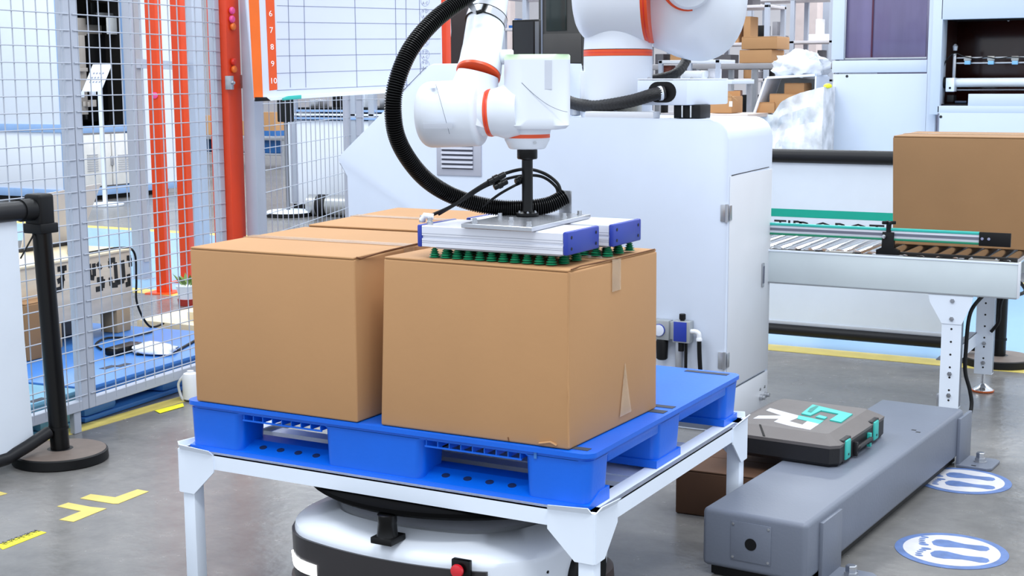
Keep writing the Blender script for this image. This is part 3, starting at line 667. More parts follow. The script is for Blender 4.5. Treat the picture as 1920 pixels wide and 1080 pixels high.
# big corrugated hose
hpts = [W(930, -60, .02), W(893, -22, -.03), W(868, -2, -.06), W(815, 38, -.10), W(768, 95, -.13), W(741, 165, -.14), W(738, 225, -.12), W(752, 275, -.08), W(787, 325, -.02), W(830, 358, .03), W(885, 380, .06), W(940, 390, .07), W(990, 390, .065), W(1030, 384, .075), W(1060, 369, .085)]
hb = resample(smoothpath(hpts, 20), .00185)
rhose = rr(16.2)
hz = obj('corrugated_hose', tube(nb(), hb, lambda i, s: rhose*(1 if i % 3 else .80), 18), BLACKG, ang=60)
tag(hz, 'thick black corrugated hose looping from the forearm down to the gripper', 'hose')
e1 = hb[-1]
for i, (pts, r, lb) in enumerate((
    ([W(808, 404, .03), W(850, 385, 0), W(882, 362, -.02), W(912, 343, -.02), W(945, 326, 0), W(985, 317, .05), W(1020, 325, .10), W(1046, 345, .085), W(1052, 368, .08)], .0042, 'black air line arching highest over the hose to the gripper end'),
    ([W(822, 402, .04), W(870, 374, .02), W(905, 352, .0), W(935, 340, .0), W(975, 330, .05), W(1015, 331, .10), W(1042, 350, .09), W(1046, 368, .085)], .0038, 'black air line running just below the highest one'),
    ([W(905, 388, .05), W(935, 365, .03), W(965, 348, .02), W(982, 341, .05)], .0034, 'short thin black air line ending at a round plug behind the post'))):
    a = tag(obj('air_line', tube(nb(), smoothpath(pts, 8), r, 10), BLACK), lb, 'air line')
for (a, b, lb) in (((915, 342, -.02), (946, 327, -.01), 'upper black push connector on the air lines'), ((926, 352, -.015), (950, 340, -.01), 'lower black push connector on the air lines'), ((966, 340, .02), (984, 336, .03), 'round black plug next to the tool post')):
    p, q = W(*a), W(*b)
    L_ = (q-p).length
    tag(obj('hose_connector', lathe(nb(), [(.006, 0), (.0075, .002), (.0075, L_*.3), (.0095, L_*.35), (.0095, L_*.6), (.0075, L_*.65), (.0075, L_), (.005, L_+.002)], p, q-p, 14), BLACKG), lb, 'connector')

# ================================================================== MOBILE ROBOT UNDER THE STAND
ac = V((-.535, .28, 0))
t = thing('transport_robot', 'low white and black transport robot parked beneath the pallet stand', 'robot', ac)
def agv(off, z, n=10, bulge=.075):
    x0, x1, y0, y1 = -.905-off, -.165+off, .02-off, .54+off; r = .13; P = []
    def fy(x): u = (x-(x0+x1)/2)/((x1-x0)/2); return -(bulge)*(1-u*u)
    for cx, cy, a0 in ((x1-r, y1-r, 0), (x0+r, y1-r, PI/2), (x0+r, y0+r, PI)):
        for k in range(n+1):
            a = a0+PI/2*k/n; x, y = cx+r*math.cos(a), cy+r*math.sin(a)
            P.append(V((x, y+(fy(x) if y < y0+r else 0), z)))
    for k in range(1, 20):
        x = x0+r+(x1-x0-2*r)*k/20; P.append(V((x, y0+fy(x), z)))
    for k in range(n+1):
        a = -PI/2+PI/2*k/n; x, y = x1-r+r*math.cos(a), y0+r+r*math.sin(a); P.append(V((x, y+fy(x), z)))
    return P
obj('bumper', loft(nb(), [agv(.012, .02), agv(.016, .035), agv(.014, .07), agv(.004, .078)]), mat('bumper_rubber', '4A3F3E', .6), t)
obj('body_shell', loft(nb(), [agv(0, .076), agv(.006, .2), agv(.004, .212), agv(-.006, .222), agv(-.03, .235), agv(-.075, .252), agv(-.08, .249), agv(-.085, .25)]), ROBW, t, ang=40)
obj('top_recess', loft(nb(), [agv(-.10, .2505), agv(-.12, .262), agv(-.18, .266)]), mat('agv_top_grey', 'AEB1BC', .3), t, 'grey glossy top recess', ang=40)
# black front fascia: follows the front outline, slightly proud
def fasc(xa, xb, z0, z1, off, m, name, parent, th=.006, n=26):
    def fr(o, z):
        x0, x1, y0 = -.905-o, -.165+o, .02-o; r = .13; P = []
        for k in range(n+1):
            x = xa+(xb-xa)*k/n; u = (x-(x0+x1)/2)/((x1-x0)/2); y = y0-.075*(1-u*u)
            if x < x0+r: d = x0+r-x; y += r-math.sqrt(max(0, r*r-d*d))
            if x > x1-r: d = x-(x1-r); y += r-math.sqrt(max(0, r*r-d*d))
            P.append(V((x, y, z)))
        return P
    bm = nb(); rows = [fr(off, z0), fr(off+.002, z1)]
    ins = [fr(off-th, z0), fr(off-th+.002, z1)]
    A = [[bm.verts.new(p) for p in r] for r in rows]; Bv = [[bm.verts.new(p) for p in r] for r in ins]
    for k in range(n):
        bm.faces.new((A[0][k], A[0][k+1], A[1][k+1], A[1][k])); bm.faces.new((Bv[0][k+1], Bv[0][k], Bv[1][k], Bv[1][k+1]))
        bm.faces.new((A[1][k], A[1][k+1], Bv[1][k+1], Bv[1][k])); bm.faces.new((A[0][k+1], A[0][k], Bv[0][k], Bv[0][k+1]))
    bm.faces.new((A[0][0], A[1][0], Bv[1][0], Bv[0][0])); bm.faces.new((A[0][n], Bv[0][n], Bv[1][n], A[1][n]))
    return obj(name, bm, m, parent)
fc = fasc(-.906, -.262, .079, .194, .0095, mat('fascia_dark', '2E2B2D', .35), 'front_fascia', t)
MATS['dark_grey_plastic'].node_tree.nodes['Principled BSDF'].inputs['Roughness'].default_value = .4
fasc(-.872, -.745, .104, .136, .0115, LIGHTP, 'headlight', fc, .004, 8)
q = aty(583, 1018, .012)
obj('round_sensor', lathe(nb(), [(.014, 0), (.014, .006), (.011, .007)], V((-.848, .052, .176)), (-.35, -1, 0), 20), BLACKG, fc)
es = aty(865, 1066, -.058)
obj('switch_box', B(es.x-.024, es.x+.024, es.y-.006, es.y+.01, es.z-.028, es.z+.022, .002), BLACKG, fc)
obj('stop_button', lathe(nb(), [(.009, 0), (.009, .006), (.015, .008), (.0165, .012), (.0155, .018), (.008, .020)], V((es.x, es.y-.006, es.z)), (0, -1, 0), 24), RED, fc, 'red emergency stop button')
li = atz(718, 1020, .236)
ly = V((li.x, li.y+.02, .238))
ld = obj('laser_scanner', B(ly.x-.03, ly.x+.03, ly.y-.03, ly.y+.035, .236, .252, .002), BLACK, t)
obj('scanner_head', lathe(nb(), [(.027, .252), (.0255, .256), (.023, .285), (.024, .287), (.024, .305), (.021, .307)], V((ly.x, ly.y, 0)), Z, 24), BLACKG, ld)
obj('lift_disc', lathe(nb(), [(.40, .298), (.435, .302), (.45, .312), (.45, .322), (.44, .325)], V((-.53, .39, 0)), Z, 64), mat('matte_black', '040405', .9), t)
obj('lift_column', lathe(nb(), [(.17, .26), (.17, .31)], V((-.53, .28, 0)), Z, 40), BLACK, t)
for y in (.30,):
    obj('wheel', lathe(nb(), cap_prof(.10, -.02, .02, .012, .012), V((-.163, y, .101)), (1, 0, 0), 30), BLACK, t)
bm = nb()
for x, y in ((-.146, .06), (-.146, .085)): pass
for k in range(2): obj('screw', cyl(nb(), (-.169, .105+.025*k, .17), (-.1645, .105+.025*k, .17), .004, 8), BLACK, t)

# ================================================================== GREY FLOOR BEAM AND CASE
bo = V((.0, .70, 0)); bang = -.066
t = thing('guide_beam', 'long grey painted steel box beam bolted to the floor right of the pallet', 'beam', bo, bang)
BW, BL, BZ0, BZ1 = .297, 1.53, .03, .192
obj('beam_body', B(0, BW, 0, BL, BZ0, BZ1, .014, seg=4), GREY, t, local=True)
pl = obj('cover_plate', B(.085, .2, -.003, .001, .062, .170, .001), GREY, t, local=True)
obj('cable_hole', cyl(nb(), (.143, -.0045, .112), (.143, -.002, .112), .0165, 24), BLACK, pl, local=True)
for x in (.092, .193):
    for z in (.07, .162): bm = nb(); bolt(bm, (x, -.003, z), (0, -1, 0), .004, .002); obj('plate_screw', bm, STEEL, pl, local=True)
obj('logo_mark', B(.23, .245, 1.13, 1.14, BZ1, BZ1+.0004), INK, t, local=True)
obj('logo_mark', B(.25, .265, 1.11, 1.12, BZ1, BZ1+.0004), INK, t, local=True)
obj('sole_strip', B(.02, BW-.02, .02, BL-.02, .004, BZ0), BLACK, t, local=True)
for y in (.095, 1.45):
    a = obj('foot_bracket', B(BW, BW+.011, y, y+.15, .008, .172, .001), GREY, t, local=True)
    obj('foot_plate', prism(nb(), [(BW+.002, y-.005, .001), (BW+.105, y-.005, .001), (BW+.12, y+.01, .001), (BW+.12, y+.125, .001), (BW+.105, y+.14, .001), (BW+.002, y+.14, .001)], (0, 0, .009), .001, 1), GREY, a, local=True)
    bm = nb(); lathe(bm, [(.022, .01), (.022, .013), (.017, .0135)], (BW+.065, y+.075, 0), Z, 24); lathe(bm, [(.019, .0135), (.019, .024)], (BW+.065, y+.075, 0), Z, 6)
    obj('hex_nut', bm, STEEL, a, local=True)
    bm = nb(); lathe(bm, [(.0155, .024), (.0155, .042), (.013, .044)], (BW+.065, y+.075, 0), Z, 6); obj('hex_bolt', bm, CHROME, a, local=True)
    for yy in (y+.012, y+.125): obj('slot', B(BW+.05, BW+.066, yy-.004, yy+.004, .01, .0106), BLACK, a, local=True)

# tool case
cp0 = atz(1580, 872, .2)
t = thing('tool_case', 'flat taupe and black plastic tool case with teal latches on the grey beam', 'case', V((.218, 1.235, .192)), -.06)
# local: x from -.36 (left) to 0 (latch side), y depth 0..0.44
W0, D0, H1, H2 = -.385, .47, .058, .092
def oct8(x0, x1, y0, y1, c, z): return [V(p) for p in ((x0+c, y0, z), (x1-c, y0, z), (x1, y0+c, z), (x1, y1-c, z), (x1-c, y1, z), (x0+c, y1, z), (x0, y1-c, z), (x0, y0+c, z))]
obj('lower_shell', loft(nb(), [oct8(W0+.008, -.008, .008, D0-.008, .022, .001), oct8(W0, 0, 0, D0, .024, .012), oct8(W0, 0, 0, D0, .024, H1)]), CASE_B, t, local=True, ang=20)
obj('lid', loft(nb(), [oct8(W0, 0, 0, D0, .024, H1), oct8(W0-.002, .002, -.002, D0+.002, .024, H1+.010), oct8(W0+.045, -.045, .045, D0-.045, .01, H2)]), CASE_T, t, local=True, ang=15)
obj('lid_rib', prism(nb(), [(-.235, .0, H1+.0125), (-.228, .0, H1+.0125), (-.26, .044, H2+.0008), (-.266, .044, H2+.0008)], (0, .001, .001)), DARK, t, local=True, smooth=False)
def lidpx(px, py):      # surveyed outline on the lid top, back into the case's own frame
    p = WM[t.name].inverted()@atz(px, py, .192+H2); return V((p.x, p.y, H2))
def lsh(name, px, m, h, parent=None, **k): return obj(name, prism(nb(), [lidpx(1400+x/6.748, 730+y/6.75) for x, y in px], (0, 0, h)), m, parent or t, local=True, smooth=False, **k)
lsh('white_emblem', [(295, 238), (660, 335), (640, 365), (540, 405), (705, 450), (765, 405), (975, 400), (805, 515), (560, 468), (345, 412), (405, 375), (80, 372), (150, 335), (440, 335), (245, 268)], SIGNW, .0008)
lsh('white_emblem', [(655, 332), (975, 400), (920, 440), (640, 375)], TEAL, .0012)
lsh('teal_emblem', [(835, 205), (1340, 325), (1195, 430), (1050, 400), (1165, 325), (940, 280), (805, 345), (690, 320)], TEAL, .004)
lsh('teal_emblem', [(920, 338), (1020, 365), (985, 388), (870, 362)], TEAL, .004)
lsh('badge_text', [(800, 260), (880, 225), (905, 232), (815, 310), (770, 300)], mat('teal_relief_shade', '1F7F77', .5), .0048)
for y in (.065, .335):
    lt = obj('latch', B(-.004, .006, y, y+.045, .012, H1+.014, .004), TEAL, t, local=True)
    obj('latch_recess', B(-.03, .001, y-.012, y+.057, .006, H1+.018, .002), CASE_B, t, local=True)
    obj('latch_detail', B(.006, .0065, y+.018, y+.028, .024, .03), INK, lt, local=True)
hd = obj('handle', tube(nb(), smoothpath([(.0, .155, .012), (.012, .16, .030), (.014, .175, .034), (.014, .265, .034), (.012, .28, .030), (.0, .285, .012)], 4), .007, 8), CASE_B, t, local=True)
for y in (.148, .278): obj('handle_hinge', B(.0, .012, y, y+.012, .006, .05, .001), TEAL if y > .2 else CASE_B, hd, local=True)

# ---- cardboard box under the rear of the stand, shade mixed into its card colour
ub = atz(1266, 962, 0); uh = aty(1266, 878, ub.y).z
carton('cardboard_box', 'dark cardboard box on the floor in the shade behind the stand', [(ub.x+x, ub.y+y, z) for z in (.001, uh) for x, y in ((0, 0), (.34, .02), (.32, .36), (-.02, .34))], matb=mat('shaded_card', '553824', .8, 0, .1, 5), tapes=False)

# ================================================================== ROLLER CONVEYOR
t = thing('roller_conveyor', 'grey roller conveyor on white legs right of the housing with teal guide rail', 'conveyor', (-.1, 3.05, 0))
YC0, YC1, XC0, XC1 = 2.672, 3.43, -.75, .484; XF = -.484
obj('side_rail', B(XF, XC1, YC0, YC0+.03, .527, .656, .002), RAIL, t)
obj('side_rail', B(XC0, XC1, YC1-.03, YC1, .527, .656, .002), RAIL, t)
obj('end_plate', B(XC1, XC1+.006, YC0-.002, YC0+.035, .524, .66, .001), WARMW, t)
obj('rail_lip', B(XF, XC1, YC0-.003, YC0+.004, .652, .660, .001), WHITE, t)
obj('rail_lip', B(XF, XC1, YC0-.003, YC0+.002, .522, .528, .001), mat('rail_lip_grey', '8A8F94', .5), t)
rm = mesh_of('roller', lathe(nb(), [(.01, -.002), (.0245, 0), (.0245, YC1-YC0-.066), (.01, YC1-YC0-.064)], (0, 0, 0), (0, 1, 0), 20), CHROME)
for k in range(19): inst('roller', rm, t, Matrix.Translation((XC0+.04+k*.064, YC0+.033, .648)))
obj('shade_strip', B(-.02, XC1-.01, YC0+.032, YC0+.05, .655, .6728, .001), DARK, t)  # dark strip added in place of the shade over the front rollers
obj('drive_chain', B(XF, XC1-.02, YC0+.006, YC0+.028, .656, .661, .001), DARK, t)
for k in range(12):
    obj('chain_cover', B(XF+.03+k*.08, XF+.05+k*.08, YC0+.010, YC0+.024, .661, .665, .002), STEEL if k % 3 == 0 else DARK, t)
for xx in (-.05, .20, .42, -.32):
    pass
for px in (1573, 1845):
    p = aty(px, 480, YC0+.01); q = obj('wear_plate', B(p.x-.055, p.x+.055, YC0+.001, YC0+.03, .6605, .6655, .001), mat('dull_plate', '9A9690', .4, .5), t)
    for d in (-.045, .045): bm = nb(); bolt(bm, (p.x+d, YC0+.014, .6655), Z, .006, .003); obj('plate_screw', bm, CHROME, q)
# guide rail, bracket, knob
YG = YC0+.01
g = obj('guide_rail', B(XF, .338, YG, YG+.016, .726, .764, .002), ALU, t)
obj('guide_strip', B(XF, .338, YG-.004, YG+.014, .757, .768, .003), TEAL, g); obj('guide_strip', B(XF, .338, YG-.003, YG+.014, .719, .728, .003), mat('dark_teal', '14805F', .4), g)
obj('guide_groove', B(XF, .338, YG-.0008, YG, .737, .748), SLOT, g)
e = obj('guide_end', B(.338, .452, YG-.006, YG+.006, .716, .768, .001), BLACK, g)
for x in (.350, .374): bm = nb(); bolt(bm, (x, YG-.006, .744), (0, -1, 0), .006, .003); obj('rivet', bm, CHROME, e)
bx = aty(1665, 470, YG).x
k = obj('guide_bracket', prism(nb(), [(bx-.045, YG-.010, .664), (bx+.045, YG-.010, .664), (bx+.045, YG-.010, .682), (bx+.022, YG-.010, .69), (bx+.022, YG-.010, .752), (bx-.022, YG-.010, .752), (bx-.022, YG-.010, .69), (bx-.045, YG-.010, .682)], (0, .022, 0), .002), BLACK, t)
obj('bracket_plate', B(bx-.06, bx+.06, YC0-.002, YC0+.035, .6605, .664, .001), STEEL, k)
kb_ = obj('clamp_knob', lathe(nb(), [(.010, .752), (.010, .784)], (bx, YG, 0), Z, 16), BLACK, k)
bm = nb()
for a in range(4): box(bm, .0, .027, -.0055, .0055, .782, .795, .003, M=Matrix.Translation((bx, YG, 0))@Matrix.Rotation(a*PI/2+.5, 4, 'Z'))
obj('knob_wings', bm, BLACK, kb_)
bm = nb(); lathe(bm, [(.008, 0), (.008, .008), (.005, .009)], (bx-.012, YG-.010, .735), (-.3, -1, 0), 12); obj('clamp_screw', bm, CHROME, k)
# legs
def leg(y, front):
    x0, x1 = .214, .288
    d = 1 if front else -1
    l = obj('leg', nb() and prism(nb(), [(x0, y, .085), (x1, y, .085), (x1, y, .525), (x0, y, .525)], (0, .004, 0)), WHITE, t)
    for x in (x0, x1-.004): obj('leg_flange', B(x, x+.004, y+.004, y+.04, .085, .525), WHITE if x == x0 else GREY, l)
    obj('leg_base', B(x0, x1, y, y+.04, .08, .085), WHITE, l)
    for z in (.11, .15, .20, .24, .29, .34, .39):
        obj('hole', cyl(nb(), ((x0+x1)/2, y-.0006, z), ((x0+x1)/2, y+.001, z), .0042, 10), DARK, l)
    for z in (.13, .215):
        bm = nb(); bolt(bm, ((x0+x1)/2, y-.0005, z), (0, -1, 0), .009, .005); obj('bolt', bm, STEEL, l)
    f = obj('levelling_foot', lathe(nb(), [(.045, .008), (.042, .014), (.02, .028), (.009, .036), (.008, .06), (.008, .085)], ((x0+x1)/2, y+.02, 0), Z, 28), CHROME, t)
    obj('foot_pad', lathe(nb(), [(.046, .0015), (.047, .008), (.045, .009)], ((x0+x1)/2, y+.02, 0), Z, 28), mat('orange_foot_pad', 'C7622F', .6), f)
leg(YC0+.004, True); leg(YC1-.045, False)
gs = obj('leg_gusset', prism(nb(), [(.160, YC0+.0005, .525), (.328, YC0+.0005, .525), (.322, YC0+.0005, .49), (.288, YC0+.0005, .41), (.214, YC0+.0005, .41), (.166, YC0+.0005, .49)], (0, .003, 0)), WHITE, t)
for z in (.43, .50): bm = nb(); bolt(bm, (.251, YC0+.0005, z), (0, -1, 0), .009, .005); obj('bolt', bm, STEEL, gs)
br = obj('cross_brace', prism(nb(), [(.215, YC0+.04, .2), (.219, YC0+.04, .2), (.219, YC0+.04, .26), (.215, YC0+.04, .26)], (0, YC1-YC0-.085, 0)), WHITE, t)
obj('brace_flange', B(.19, .219, YC0+.04, YC1-.045, .257, .261), GREY, br)
obj('side_bracket', B(.205, .213, YC0+.0, YC0+.03, .08, .13, .001), STEEL, t)
tag(obj('power_cable', tube(nb(), smoothpath([(.35, YC0+.12, .52), (.31, YC0+.05, .45), (.302, YC0+.035, .3), (.305, YC0+.03, .22), (.325, YC0+.03, .15), (.335, YC0+.02, .09), (.325, YC0-.02, .03), (.30, YC0-.06, .012), (.25, YC0-.1, .009)], 8), .0075, 10), BLACK), 'black cable hanging down beside the front conveyor leg to the floor', 'cable')
tag(obj('power_cable', tube(nb(), smoothpath([(.20, YC0+.06, .517), (.32, YC0+.1, .515), (.44, YC0+.15, .513), (.47, YC0+.3, .515), (.36, YC1-.06, .5), (.315, YC1-.06, .4), (.31, YC1-.06, .32), (.28, YC1-.06, .27)], 8), .007, 10), BLACK), 'black cable under the conveyor rail running down the rear leg', 'cable')
# carton on the conveyor
zc = .6735
carton('cardboard_box', 'large brown carton riding on the roller conveyor at the right edge', [(-.055, 2.97, zc), (.55, 2.97, zc), (.55, 3.38, zc), (-.055, 3.38, zc), (-.068, 2.965, 1.113), (.55, 2.965, 1.113), (.55, 3.385, 1.117), (-.068, 3.385, 1.117)], matb=CARD2)

# ================================================================== BARRIER BANNERS
def stanchion(x, y, h, label, r=.165, lean=0):
    t = thing('barrier_post', label, 'barrier post', (x, y, 0))
    obj('base_disc', lathe(nb(), [(r, .001), (r+.002, .004), (r, .034), (r-.006, .038), (.06, .041), (.04, .044)], (x, y, 0), Z, 56), BLACK, t, ang=30)
    obj('base_cover', lathe(nb(), [(r-.006, .0382), (.05, .0432)], (x, y, 0), Z, 56), mat('dusty_base_top', '6F625A', .6, 0, .12, 25), t, 'dusty brown-grey base top')
    obj('post', cyl(nb(), (x, y, .042), (x+lean, y, h-.08), .033, 32), BLACKG, t); x += lean
    obj('collar', lathe(nb(), [(.036, .115), (.036, .125)], (x-lean*.9, y, 0), Z, 28), BLACK, t)
    hd = obj('belt_head', B(x-.044, x+.036, y-.036, y+.036, h-.105, h+.018, .012, seg=3), BLACK, t)
    obj('head_skirt', B(x-.046, x+.042, y-.041, y+.041, h-.12, h-.085, .004), BLACK, hd)
    return t
stanchion(-2.46, .728, .94, 'black barrier post with round weighted base, left foreground by the mesh fence', lean=-.035)
b = thing('barrier_banner', 'plain white barrier banner on black tubes at the left edge', 'banner', (-2.497, -.4, .0))
BX = -2.497
cy_ = atx(35, 450, BX).y; cyb = atx(62, 800, BX).y
obj('top_tube', tube(nb(), [V((BX, -1.6, .905)), V((BX, .655, .905))], .034, 28), mat('satin_black_tube', '1C1C1F', .45), b)
obj('tube_collar', cyl(nb(), (BX, .64, .905), (BX, .69, .905), .039, 28), BLACK, b)
obj('cloth', prism(nb(), [(BX-.001, -1.6, .06), (BX-.001, cyb, .06), (BX-.001, cy_, .45), (BX-.001, cy_-.005, .872), (BX-.001, -1.6, .872)], (.002, 0, 0)), BANNER, b, smooth=False)
obj('bottom_tube', tube(nb(), [V((BX, -1.6, .045)), V((BX, .52, .05)), V((BX+.02, .60, .08)), V((BX+.025, .69, .11))], .022, 20), MATS['satin_black_tube'], b)
obj('hem_cord', tube(nb(), [V((BX+.004, cy_, .74)), V((BX+.004, cy_+.05, .80)), V((BX+.004, cy_+.09, .85))], .003, 6), BLACK, b)
sx, sy = atz(1871, 682, 0).x, atz(1871, 682, 0).y
stanchion(sx, sy, .95, 'black barrier post with round weighted base, right, behind the conveyor rear leg')
b = thing('barrier_banner', 'white barrier banner with a green stripe and lettering behind the roller conveyor', 'banner', (-.6, sy, 0))
def yz(px, py): return aty(px, py, sy)
xt = sx-.05; zt1, zt0 = yz(1560, 281).z, yz(1560, 307).z
obj('top_tube', tube(nb(), [V((-2.2, sy, (zt0+zt1)/2)), V((xt, sy, (zt0+zt1)/2))], (zt1-zt0)/2, 28), MATS['satin_black_tube'], b)
zb0, zb1 = yz(1600, 640).z, yz(1600, 617).z
obj('cloth', B(-2.2, xt-.13, sy-.001, sy+.001, zb1-.01, zt0+.004), BANNER, b, smooth=False)
obj('bottom_tube', tube(nb(), [V((-2.2, sy, (zb0+zb1)/2)), V((xt-.05, sy, (zb0+zb1)/2))], (zb1-zb0)/2.2, 20), MATS['satin_black_tube'], b)
obj('bottom_hem', B(-2.2, xt-.13, sy-.006, sy+.006, zb1-.004, zb1+.015, .003), mat('banner_hem', 'BFC3CC', .6), b)
zg1, zg0 = yz(1560, 395).z, yz(1560, 410).z
obj('green_stripe', B(-2.2, xt-.13, sy-.0018, sy-.001, zg0, zg1), GTEAL, b, smooth=False)
zl = yz(1560, 418.5).z
MB_ = basis(V((yz(1576, 420).x, sy-.0016, zl-.036)), (1, 0, 0), (0, 0, 1))
text('banner_lettering', 'ROBOT', .10, MB_, INK, b, sx=1.28)
text('banner_lettering', 'TIP', .10, basis(V((yz(1478, 420).x, sy-.0016, zl-.033)), (1, 0, 0), (0, 0, 1)), INK, b, sx=1.1)

# ================================================================== MESH FENCE
FD = V((-.0975, .995, 0)).normalized(); FN = V((FD.y, -FD.x, 0))
F0 = V((-2.682, .805, 0))
def fp(s, z, off=0): p = F0+FD*s+FN*off; return V((p.x, p.y, z))
def fbox(o, D, N, s0, s1, z0, z1, w0, w1):
    q = [o+D*s+N*w_ for s, w_ in ((s0, w0), (s1, w0), (s1, w1), (s0, w1))]
    return hexa(nb(), [V((p.x, p.y, z0)) for p in q]+[V((p.x, p.y, z1)) for p in q], .002, 1)
def sfind(px, z, y=None):
    best = None
    for i in range(-200, 700):
        s = i*.01; p = fp(s, z); d = p-CP; x = 960+FPX*d.dot(CR)/d.dot(CF)
        if best is None or abs(x-px) < best[0]: best = (abs(x-px), s)
    return best[1]
def panel(o, D, N, s0, s1, z0, z1, label, cat='fence', step=.0605, vstep=.062, wr=.0025, group=None, leftpost=True, W_=.036):
    t = thing('mesh_fence_panel', label, cat, o+D*((s0+s1)/2)+V((0, 0, z0)), math.atan2(D.y, D.x), group)
    obj('fence_post', fbox(o, D, N, s1-W_, s1, z0, z1, -.018, .018), FENCE, t)
    if leftpost: obj('fence_post', fbox(o, D, N, s0, s0+W_, z0, z1, -.018, .018), FENCE, t)
    obj('bottom_rail', fbox(o, D, N, s0+W_*leftpost, s1-W_, z0, z0+.04, -.018, .018), FENCE, t)
    obj('top_rail', fbox(o, D, N, s0+W_*leftpost, s1-W_, z1-.04, z1, -.018, .018), FENCE, t)
    for fz in (s1-.06,):
        obj('fence_foot', fbox(o, D, N, fz-.02, fz+.02, .0, z0, -.012, .012), FENCE, t)
    a, b = s0+.008, s1-.008
    hm = mesh_of('wire', cyl(nb(), (0, 0, 0), (b-a, 0, 0), wr, 6), WIRE)
    Mr = Matrix.Rotation(math.atan2(D.y, D.x), 4, 'Z')
    z = z0+.06
    while z < z1-.03:
        p = o+D*a+N*.021; inst('wire', hm, t, Matrix.Translation((p.x, p.y, z))@Mr); z += step
    vm = mesh_of('wire', cyl(nb(), (0, 0, 0), (0, 0, z1-z0-.03), wr, 6), WIRE)
    s = a+.03
    while s < b-.01:
        p = o+D*s+N*.0165; inst('wire', vm, t, Matrix.Translation((p.x, p.y, z0+.015))); s += vstep
    return t
sp = sfind(131, 1.3)-.0
s_end = sfind(413, 1.3)
so = sfind(427, 1.0); s_end = min(s_end, so-.054)
panel(F0, FD, FN, sp-.002, s_end, .085, 2.1, 'grey wire mesh fence panel between the left post and the orange post')
panel(F0, FD, FN, sp-1.15, sp-.006, .085, 2.1, 'grey wire mesh fence panel at the left edge of the photo')
# orange post at the fence corner
so = sfind(427, 1.0)
oc = fp(so, 0, 0)
t = thing('orange_fence_post', 'tall vermilion square post at the corner of the mesh fence', 'post', oc, math.atan2(FD.y, FD.x))
obj('post_tube', B(-.052, .052, -.05, .05, .006, 2.2, .004), ORED, t, local=True)
obj('post_plate', B(-.052, .052, -.08, .08, 0, .006, .001), ORED, t, local=True)
for z, d in ((1.34, -1), (1.345, 1)):
    cpt = obj('fence_clip', B(d*.055-.012, d*.055+.012, -.075, -.045, z-.03, z+.03, .002), STEEL, t, local=True)
    bm = nb(); bolt(bm, (d*.055, -.075, z), (0, -1, 0), .009, .008); obj('clip_bolt', bm, STEEL, cpt, local=True)
def magnet(px, py, s, m, lb, dn=.055):
    q = fp(s, 0, dn); d = ray(px, py); k = (V((q.x, q.y, 0))-CP).dot(FN)/d.dot(FN); p = CP+d*k
    tag(obj('round_magnet', lathe(nb(), [(.014, 0), (.016, .003), (.016, .009), (.012, .014), (.004, .0155)], p, FN, 18), m), lb, 'magnet')
magnet(433, 20, so, PINKM, 'pink round magnet highest on the orange fence post'); magnet(433, 36, so, PINKM, 'pink round magnet second from the top of the orange fence post')
magnet(435, 50, so, ORM, 'orange round magnet just below two pink ones on the fence post'); magnet(436, 116, so, REDM, 'red round magnet on the orange fence post by the clip')
magnet(437, 130, so, ORM, 'orange round magnet beside the clip bolt on the fence post')
# second fence runs right from the corner, behind the whiteboard
G0 = V((oc.x+.10, oc.y+.06, 0)); gE = atd(655, 300, 7.9); GD = V((gE.x-G0.x, gE.y-G0.y, 0)).normalized(); GN = V((GD.y, -GD.x, 0))
gl = (V((gE.x, gE.y, 0))-G0).length
t = thing('fence_corner_post', 'light grey square fence post just right of the vermilion post', 'post', G0)
obj('post_tube', B(G0.x-.03, G0.x+.035, G0.y-.03, G0.y+.03, .006, 2.2, .003), FENCE, t); obj('post_plate', B(G0.x-.035, G0.x+.04, G0.y-.035, G0.y+.035, 0, .006), FENCE, t)
panel(G0, GD, GN, .06, gl-.02, .085, 2.1, 'grey wire mesh fence panel behind and below the whiteboard', wr=.0022, step=.10, vstep=.085)
G1 = G0+GD*gl; HD = V((.96, .28, 0)).normalized(); HN = V((HD.y, -HD.x, 0))
panel(G1, HD, HN, .05, .55, .085, 2.1, 'grey wire mesh fence panel farthest right, partly behind the white housing', wr=.0022, step=.10, vstep=.085)

# two orange posts behind the fence
for px0, px1, py, lb in ((277, 312, 549, 'orange square post behind the mesh fence, left of two'), (322, 356, 528, 'orange square post behind the mesh fence, right of two, by the plant')):
    p = atz((px0+px1)/2+14, py, 0); t = thing('orange_post', lb, 'post', p, .22, 'orange posts behind the fence')
    wd = .037
    obj('post_tube', B(-wd, wd, -wd, wd, .008, 3.0, .004), mat('orange_post_paint', 'E04208', .4), t, local=True); obj('post_plate', B(-.09, .09, -.09, .09, 0, .008), ORANGE, t, local=True)
pm = atz(294.5+14, 549, 0); nm_ = V((math.sin(.22), -math.cos(.22), 0)); om = pm+nm_*.038; dm = ray(291, 179)
tag(obj('round_magnet', lathe(nb(), [(.014, 0), (.020, .003), (.020, .009), (.004, .014)], CP+dm*((om-CP).dot(nm_)/dm.dot(nm_)), nm_, 18), PINKM), 'single pink round magnet on the left orange post', 'magnet')
